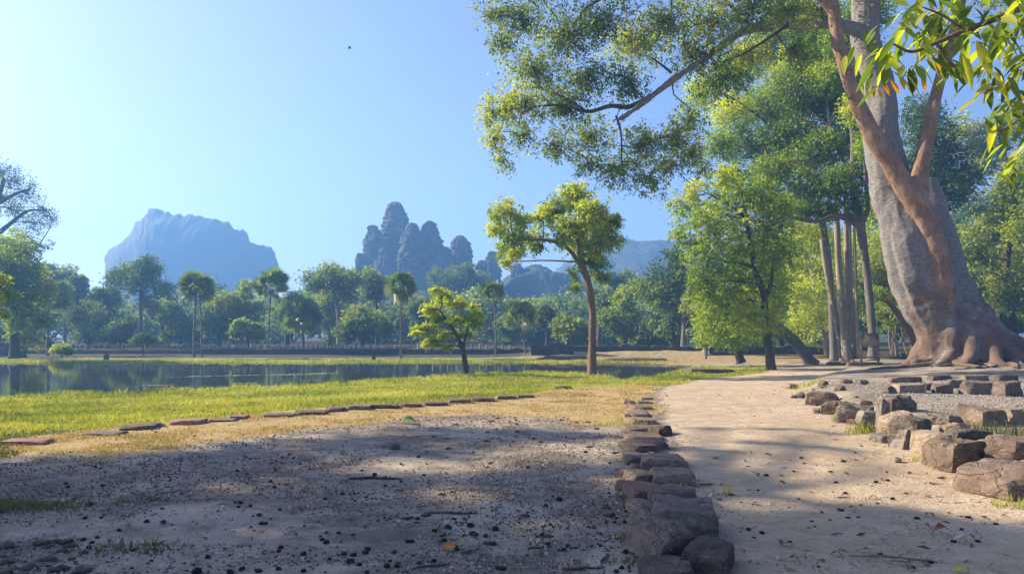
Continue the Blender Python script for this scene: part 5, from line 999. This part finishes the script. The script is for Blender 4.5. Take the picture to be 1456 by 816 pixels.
def tuft(px, py, n, r, hh, label, seed, mat=L_TURF):
    rng = np.random.default_rng(seed); g = G(px, py); a = rng.uniform(0, 6.3, n); q = rng.uniform(0, 1, n)**.7*r; x, y = g.x+np.cos(a)*q*1.5, g.y+np.sin(a)*q; z = hgt(x, y); h_ = rng.uniform(.4, 1, n)*hh; w_ = np.full(n, .0035+.0003*g.y)
    b = np.stack([x, y, z-.01], -1); f = rng.uniform(0, 6.3, n); sd = np.stack([np.cos(f)*w_, np.sin(f)*w_, 0*f], -1); l = rng.normal(size=(n, 2))*h_[:, None]*.35; m_ = b+np.stack([l[:, 0]*.4, l[:, 1]*.4, h_*.6], -1); tp = b+np.stack([l[:, 0], l[:, 1], h_], -1)
    V = np.stack([b-sd, b+sd, m_+sd*.7, tp, m_-sd*.7], 1).reshape(-1, 3); k = np.arange(n)*5; Q = np.vstack([np.stack([k, k+1, k+2, k+4], 1), np.stack([k+4, k+2, k+3, k+3], 1)])
    V2 = np.stack([b-sd, b+sd, m_+sd*.6, m_-sd*.6, m_-sd*.6, m_+sd*.6, tp, tp-(tp-m_)*.02], 1).reshape(-1, 3)
    c = np.array(g); tag(obj('grass_tuft', mesh_np('grass_tuft', V2-c, np.arange(8*n).reshape(-1, 4), np.clip(np.repeat(rng.uniform(0, 1, n), 8), 0, 1), False), mat, None, g), label, 'grass tuft', 'weed tufts among the stones')
for i, (px, py, n, r, hh, lab, mt) in enumerate(((1243, 612, 170, .26, .26, 'thick green tuft between the dark humped boulder and the upright slab', L_TURF), (1222, 616, 110, .2, .2, 'grass tuft at the foot of the dark humped boulder', L_GRASS), (1196, 600, 60, .12, .22, 'small yellow green tuft left of the dark humped boulder', L_GRASS), (1332, 598, 70, .16, .2, 'green tuft behind the faceted boulder', L_TURF), (1440, 618, 130, .3, .24, 'green tuft in front of the tan block at the right edge', L_TURF), (1385, 612, 70, .2, .18, 'weeds under the tan cut block', L_TURF), (1153, 548, 130, .4, .22, 'bright green tuft at the far end of the tumbled stones', L_GRASS), (1448, 722, 90, .16, .16, 'yellowish tuft at the foot of the streaked mound', L_GRASS), (885, 604, 150, .35, .16, 'yellow green tuft on the soil side of the far kerb stones', L_GRASS), (1036, 702, 14, .05, .14, 'tiny sprig growing alone on the path edge', L_GRASS), (890, 712, 90, .2, .09, 'thin weeds beside the reddish kerb stone', L_TURF), (905, 765, 120, .16, .09, 'weeds at the foot of the dark kerb stones', L_TURF), (893, 800, 70, .12, .07, 'low weeds left of the dark tilted boulder', L_TURF), (882, 690, 80, .25, .07, 'mossy weeds left of the tan squared kerb block', L_TURF), (658, 772, 30, .08, .04, 'faint sprout on the soil left of the kerb row', L_GRASS), (755, 760, 40, .1, .05, 'second faint sprout on the soil nearer the kerb row', L_GRASS), (1310, 655, 50, .14, .1, 'low weeds below the narrow wedge stone', L_GRASS), (965, 697, 24, .06, .12, 'weed sprouting among the kerb stones by the tan block', L_GRASS))):
    tuft(px, py, n, r, hh, lab, 40+i, mt)

# ================================================================== LITTER ON THE GROUND
M_POD, nt, b = nmat('seed_pod'); nt.links.new(ramp(nt, noise(nt, opos(nt), 40, 3), [(.4, (.012, .009, .008)), (.65, (.04, .028, .02))]), b.inputs['Base Color'])
pods = [stone_mesh((.055, .05, .045), 950+i, .75, 2, .14, 5) for i in range(5)]
for p_ in pods: p_.materials.append(M_POD)
rng = np.random.default_rng(88); cnt = 0
while cnt < 215:
    py = 640+176*rng.uniform(0, 1)**.75; px = rng.uniform(90, 900)
    if vnoise(px*.011, py*.03, 0, 5)+.35 < rng.uniform(-.6, .8) or (px < 330 and rng.uniform() < .5): continue
    g = G(px, py); s = rng.uniform(.3, .95)*rng.uniform(.75, 1); o = bpy.data.objects.new('seed_pod', pods[cnt % 5]); COL.objects.link(o); o.location = (g.x, g.y, g.z+.014*s); o.scale = (s, s, s*.9); o.rotation_euler = (rng.uniform(-.4, .4), rng.uniform(-.4, .4), rng.uniform(0, 6)); cnt += 1
    tag(o, 'small dark round seed pod lying on the bare soil', 'seed pod', 'seed pods scattered on the bare soil')
for i in range(50):
    px, py = rng.uniform(1040, 1440), rng.uniform(650, 812); g = G(px, py)
    if g.x > border_x(g.y)-.3: continue
    s = rng.uniform(.3, .8); o = bpy.data.objects.new('pebble', pods[i % 5]); COL.objects.link(o); o.location = (g.x, g.y, g.z+.01*s); o.scale = (s, s, s*.7); o.rotation_euler = (0, 0, rng.uniform(0, 6)); tag(o, 'small dark pebble lying on the sandy path', 'pebble', 'dark pebbles on the sandy path')
clod = [stone_mesh((.14, .10, .06), 970+i, .5, 5, .22, 8) for i in range(4)]
M_CLOD, nt, b = nmat('soil_clod'); nt.links.new(ramp(nt, noise(nt, opos(nt), 18, 4), [(.35, (.03, .022, .017)), (.7, (.10, .075, .055))]), b.inputs['Base Color'])
for c_ in clod: c_.materials.append(M_CLOD)
for i in range(60):
    px, py = (rng.uniform(0, 130), rng.uniform(770, 822)) if i < 22 else (rng.uniform(600, 900), rng.uniform(585, 640)) if i < 48 else (rng.uniform(560, 900), rng.uniform(690, 812))
    g = G(px, py); s = rng.uniform(.3, .85); o = bpy.data.objects.new('soil_clod', clod[i % 4]); COL.objects.link(o); o.location = (g.x, g.y, g.z+.006); o.scale = (s, s, s*.8); o.rotation_euler = (0, 0, rng.uniform(0, 6))
    tag(o, 'dark crumbly clod of earth on the bare soil', 'clod', 'clods of earth on the bare soil')
def crumbs(n, key, inv, d0, d1, xr, size, seed, cols, name, label, dens=None):
    rng = np.random.default_rng(seed); d = np.exp(rng.uniform(math.log(d0), math.log(d1), n)); x = (xr[0]+(xr[1]-xr[0])*rng.uniform(0, 1, n))*d; z = zones(x, d)
    p = (1-z[key]) if inv else z[key]
    if inv: p = p*(1-.9*np.maximum(z['m_green'], z['m_dry']))*(1-z['m_wood'])*np.where(x < border_x(d), 1, 0)
    cl = fbm(x*.8, d*1.3, 0, seed, 4); ok = rng.uniform(0, 1, n) < p*np.clip(.35+.9*cl, .03, 1); x, d = x[ok], d[ok]; n = len(x); zz = hgt(x, d)
    r = size*rng.uniform(.35, 1.0, n)**2*2*(.6+d*.05); a = rng.uniform(0, 6.3, n); c = np.stack([x, d, zz+.25*r], -1); e = rng.uniform(.6, 1.4, (n, 4)); V = []
    for k in range(4): V.append(c+np.stack([np.cos(a+k*1.57)*r*e[:, k], np.sin(a+k*1.57)*r*e[:, k], -.35*r], -1))
    for k in (0, 1): V.append(c+np.stack([np.cos(a+.8+k*3.1)*r*.35, np.sin(a+.8+k*3.1)*r*.35, r*(.35+.3*e[:, k])], -1))
    V = np.stack(V, 1).reshape(-1, 3); b_ = np.arange(n)[:, None]*6; Q = np.concatenate([b_+np.array(q) for q in ((0, 1, 4, 4), (1, 2, 5, 4), (2, 3, 5, 5), (3, 0, 4, 5))], 0)
    T3 = np.concatenate([b_+np.array(q) for q in ((0, 1, 4), (1, 2, 4), (2, 5, 4), (2, 3, 5), (3, 0, 5), (0, 4, 5))], 0)
    m_, nt, b = nmat(name+'_earth'); nt.links.new(ramp(nt, attr(nt, 'tint'), cols), b.inputs['Base Color'])
    return tag(obj(name, mesh_np(name, V, T3, np.repeat(rng.uniform(0, 1, n), 6), False), m_), label, kind='stuff')
crumbs(160000, 'm_path', True, 4.2, 24, (-1.2, .48), .0105, 5, [(0, (.05, .038, .03)), (.5, (.14, .108, .085)), (.88, (.28, .22, .17)), (1, (.48, .40, .33))], 'soil_crumbs', 'crumbs of earth, husks and chips on the bare soil')
crumbs(45000, 'm_path', False, 4.8, 30, (.1, .75), .006, 6, [(0, (.12, .08, .055)), (.5, (.32, .22, .15)), (1, (.55, .43, .32))], 'path_grit', 'grit and small chips on the sandy path')
crumbs(60000, 'm_gravel', False, 12, 24, (.3, .8), .012, 7, [(0, (.13, .11, .09)), (.5, (.23, .20, .17)), (1, (.33, .29, .25))], 'gravel', 'grey gravel on the terrace between the stone rows')
rng = np.random.default_rng(404); n = 3600; d = np.exp(rng.uniform(math.log(4.9), math.log(26), n)); x = rng.uniform(-.75, .75, n)*d; z_ = zones(x, d)
near_edge = np.exp(-((x-kerb_x(d))/.45)**2)+1.2*np.exp(-((x-border_x(d)+.1)/.55)**2); p_ = np.clip(.12+.75*near_edge+.3*np.clip(fbm(x*.6, d*.9, 0, 66, 3), 0, 1), 0, 1)*(1-.85*np.maximum(z_['m_green'], z_['m_wood']))*np.where(np.abs(x-kerb_x(d)-.45) < .55, .35, 1)
k_ = rng.uniform(0, 1, n) < p_; x, d = x[k_], d[k_]; n = len(x); a = rng.uniform(0, 6.3, n); L = rng.uniform(.02, .06, n); c_ = np.stack([x, d, hgt(x, d)+.012], -1); ax = np.stack([np.cos(a)*L, np.sin(a)*L, rng.normal(size=n)*.25*L], -1); sd = np.stack([-np.sin(a)*L*.35, np.cos(a)*L*.35, rng.normal(size=n)*.2*L], -1)
V = np.stack([c_-ax, c_+sd-np.array([0, 0, .004]), c_+ax, c_-sd+np.array([0, 0, .006])], 1).reshape(-1, 3)
m_, nt, b = nmat('litter_leaf'); nt.links.new(ramp(nt, attr(nt, 'tint'), [(0, (.06, .04, .028)), (.4, (.17, .11, .065)), (.75, (.33, .23, .14)), (1, (.50, .42, .32))]), b.inputs['Base Color'])
tag(obj('leaf_litter', mesh_np('leaf_litter', V, np.arange(4*n).reshape(-1, 4), np.repeat(rng.uniform(0, 1, n), 4), False), m_), 'dry leaf litter gathered along the stone rows and on the soil', kind='stuff')
rub = [stone_mesh((.2, .17, .14), 1200+i, .25, 8, .13, 6, .1) for i in range(6)]
for i, q in enumerate(rub): q.materials.append(MS[(0, 1, 1, 3, 0, 4)[i]])
for i in range(58):
    yy = rng.uniform(6.5, 21); s_ = rng.uniform(.35, 1.2)*(.7+.02*yy); xx = float(border_x(yy))+rng.normal()*.28+.15 if i < 44 else float(kerb_x(yy))-rng.uniform(.35, .6); o = bpy.data.objects.new('rubble_stone', rub[i % 6]); COL.objects.link(o); o.location = (xx, yy, h1(xx, yy)+.03*s_); o.scale = (s_, s_*rng.uniform(.7, 1.2), s_*rng.uniform(.6, 1.1)); o.rotation_euler = (rng.normal()*.2, rng.normal()*.2, rng.uniform(0, 6.3))
    tag(o, 'small broken rubble stone lying along a stone row', 'stone', 'small rubble stones along the rows')
def leaf_mesh(L, wd, curl, seed):
    V, Q = [], []; big_leaf(np.zeros(3), np.array([1, 0, .05]), np.array([0, 0, 1.]), L, wd, curl, V, Q); rng = np.random.default_rng(seed); V = np.array(V); V[:, 2] += .25*L*np.sin(V[:, 0]/L*3)+rng.normal(size=len(V))*.02*L; return mesh_np('fallen_leaf', V, Q)
def lmat(name, c): m, nt, b = nmat(name); nt.links.new(ramp(nt, noise(nt, opos(nt), 25, 3), [(.35, [k*.7 for k in c]), (.65, c)]), b.inputs['Base Color']); b.inputs['Roughness'].default_value = .6; return m
M_LB, M_LP = lmat('brown_leaf', (.20, .11, .06)), lmat('pale_leaf', (.42, .36, .30))
lb = [leaf_mesh(.10, .45, .1, i) for i in range(3)]; lp = [leaf_mesh(.10, .38, .15, 10+i) for i in range(3)]
for q in lb: q.materials.append(M_LB)
for q in lp: q.materials.append(M_LP)
for i in range(110):
    px, py = (rng.uniform(60, 900), rng.uniform(650, 814)) if i < 70 else (rng.uniform(1050, 1440), rng.uniform(640, 814))
    g = G(px, py); pale = i % 2 == 0; o = bpy.data.objects.new('fallen_leaf', (lp if pale else lb)[i % 3]); COL.objects.link(o); s = rng.uniform(.5, 1.1); o.location = (g.x, g.y, g.z+.012); o.scale = (s, s, s); o.rotation_euler = (rng.normal()*.2, rng.normal()*.2, rng.uniform(0, 6))
    tag(o, 'pale dry curled leaf on the ground' if pale else 'brown dry leaf on the ground', 'leaf', 'pale fallen leaves' if pale else 'brown fallen leaves')
for (px, py, L, wd, c, cn, lab, rz) in ((580, 603, .26, .75, (.05, .20, .02), 'green_leaf', 'bright green leaf lying on the dry grass', .3), (641, 786, .11, .8, (.55, .20, .02), 'orange_leaf', 'orange leaf on the dark soil near the bottom', .8), (1337, 758, .14, .55, (.22, .09, .03), 'rust_leaf', 'large rust brown leaf on the path in the shade', .1), (1225, 729, .10, .5, (.5, .34, .04), 'gold_leaf', 'yellow leaf on the path where the shade begins', 2), (1366, 816, .12, .5, (.5, .42, .06), 'gold_leaf', 'yellow leaf at the bottom edge of the path', .2), (1370, 772, .2, .3, (.45, .4, .33), 'straw_leaf', 'long pale curled leaf right of the rust brown leaf', .2), (1263, 776, .09, .6, (.3, .25, .2), 'straw_leaf', 'grey brown leaf standing up on the shaded path', 1.2)):
    g = G(px, py); me = leaf_mesh(L, wd, .1, int(px)); o = obj('fallen_leaf', me, lmat(cn, c)); o.location = (g.x-L*.4, g.y, g.z+.02); o.rotation_euler = (.25, 0, rz); tag(o, lab, 'leaf')
def stick(px, py, L, r, rz, label, seed):
    rng = np.random.default_rng(seed); g = G(px, py); mb = MB(); n = 6; P = []
    for k in range(n):
        x = (k/(n-1)-.5)*L; p = (g.x+x*math.cos(rz)+rng.normal()*L*.025, g.y+x*math.sin(rz)+rng.normal()*L*.04); P.append((p[0], p[1], h1(*p)+r*.7+abs(rng.normal())*.004))
    mb.tube(P, [r*.6, r, r, r*.9, r*.7, r*.3], 6, rough=.2, seed=seed)
    k = P[3]; e = (k[0]+.15*L*math.cos(rz+.6), k[1]+.15*L*math.sin(rz+.6), k[2]+.02); mb.tube([k, e], [r*.5, r*.2], 5)
    o = obj('twig', mb.mesh('twig', g), B_DARK if r > .006 else B_GREY, None, g); tag(o, label, 'twig', 'twigs on the ground')
for i, (px, py, L, r, rz, lab) in enumerate(((535, 682, .62, .018, .12, 'thick crooked twig lying on the shaded soil right of centre'), (640, 732, .5, .013, -.1, 'long dark twig below the thick crooked one'), (768, 781, .2, .009, .25, 'short dark twig on the soil left of the big kerb slab'), (612, 806, .3, .008, .5, 'slanting twig by the bottom edge of the soil'), (600, 722, .14, .006, .3, 'thin short twig left of the long dark twig'), (500, 650, .2, .005, .2, 'slim pale twig on the far part of the shaded soil'), (880, 645, .26, .012, .5, 'dark stick leaning off the kerb row onto the soil'), (1265, 793, .55, .006, -.25, 'long thin twig on the shaded path near the bottom'), (1310, 800, .35, .005, -.3, 'thin twig right of the long one on the shaded path'), (1385, 716, .4, .005, .05, 'straw-thin twig below the streaked mound'), (1200, 708, .16, .006, .0, 'short twig in the sunny part of the path'), (830, 810, .3, .010, .1, 'dark twig at the bottom edge left of the kerb row'), (245, 700, .3, .006, .3, 'pale twig on the soil at the left'), (1005, 690, .18, .009, .1, 'stubby twig on the path by the kerb row'), (1190, 760, .14, .005, .4, 'tiny twig on the shaded path'))):
    stick(px, py, L, r, rz, lab, i)
# pond weed lying on the water, thin floating branches
M_WEED = lmat('pond_weed', (.30, .30, .16)); rng = np.random.default_rng(91); V, Q = [], []
for (x0, y0, x1, y1, w_) in ((245, 536, 480, 530, 1.2), (380, 534, 480, 531, 1), (170, 553, 200, 552, 1), (205, 548, 245, 547, 1), (500, 545, 545, 543, 1), (330, 545, 365, 544, .8), (560, 537, 600, 536, .8), (430, 541, 455, 541, .8)):
    n = int(abs(x1-x0)/2)
    for t in np.linspace(0, 1, n):
        px, py = x0+(x1-x0)*t, y0+(y1-y0)*t+rng.normal()*.25; gx_, gy_ = px_ground(px, py, WATER); r = w_*.05*rng.uniform(.4, 1.3); k = len(V); a = np.linspace(0, 2*np.pi, 5)[:4]+rng.uniform(0, 2)
        V += [(gx_+2.2*r*math.cos(q), gy_+3*r*math.sin(q), WATER+.006) for q in a]; Q.append((k, k+1, k+2, k+3))
tag(obj('floating_weed', mesh_np('floating_weed', V, Q, smooth=False), M_WEED), 'thin pale lines of weed floating on the pond', kind='stuff')

# ================================================================== BIRD
bd = W(497, 69, 60); bird = empty('bird', bd, 'tiny dark bird flying high over the temple', 'bird'); M_BIRD, nt, b = nmat('bird_feather'); b.inputs['Base Color'].default_value = (.03, .03, .032, 1)
mb = MB(); mb.tube([(-.16, 0, -.01), (-.1, 0, 0), (-.02, 0, .01), (.07, 0, .012), (.12, 0, .025), (.165, 0, .02), (.19, 0, .015)], [.012, .03, .048, .045, .026, .024, .004], 8); mb.add([(-.14, -.012, 0), (-.14, .012, 0), (-.25, .04, -.01), (-.25, -.04, -.01)], [(0, 1, 2, 3)]); obj('body', mb.mesh('body'), M_BIRD, bird)
for sgn in (-1, 1): V = [(.07, .03*sgn, .02), (-.05, .03*sgn, .02), (.09, .17*sgn, .10), (-.04, .16*sgn, .09), (.03, .32*sgn, .07), (-.03, .31*sgn, .065)]; obj('wing', mesh_np('wing', V, [(0, 1, 3, 2), (2, 3, 5, 4)]), M_BIRD, bird)
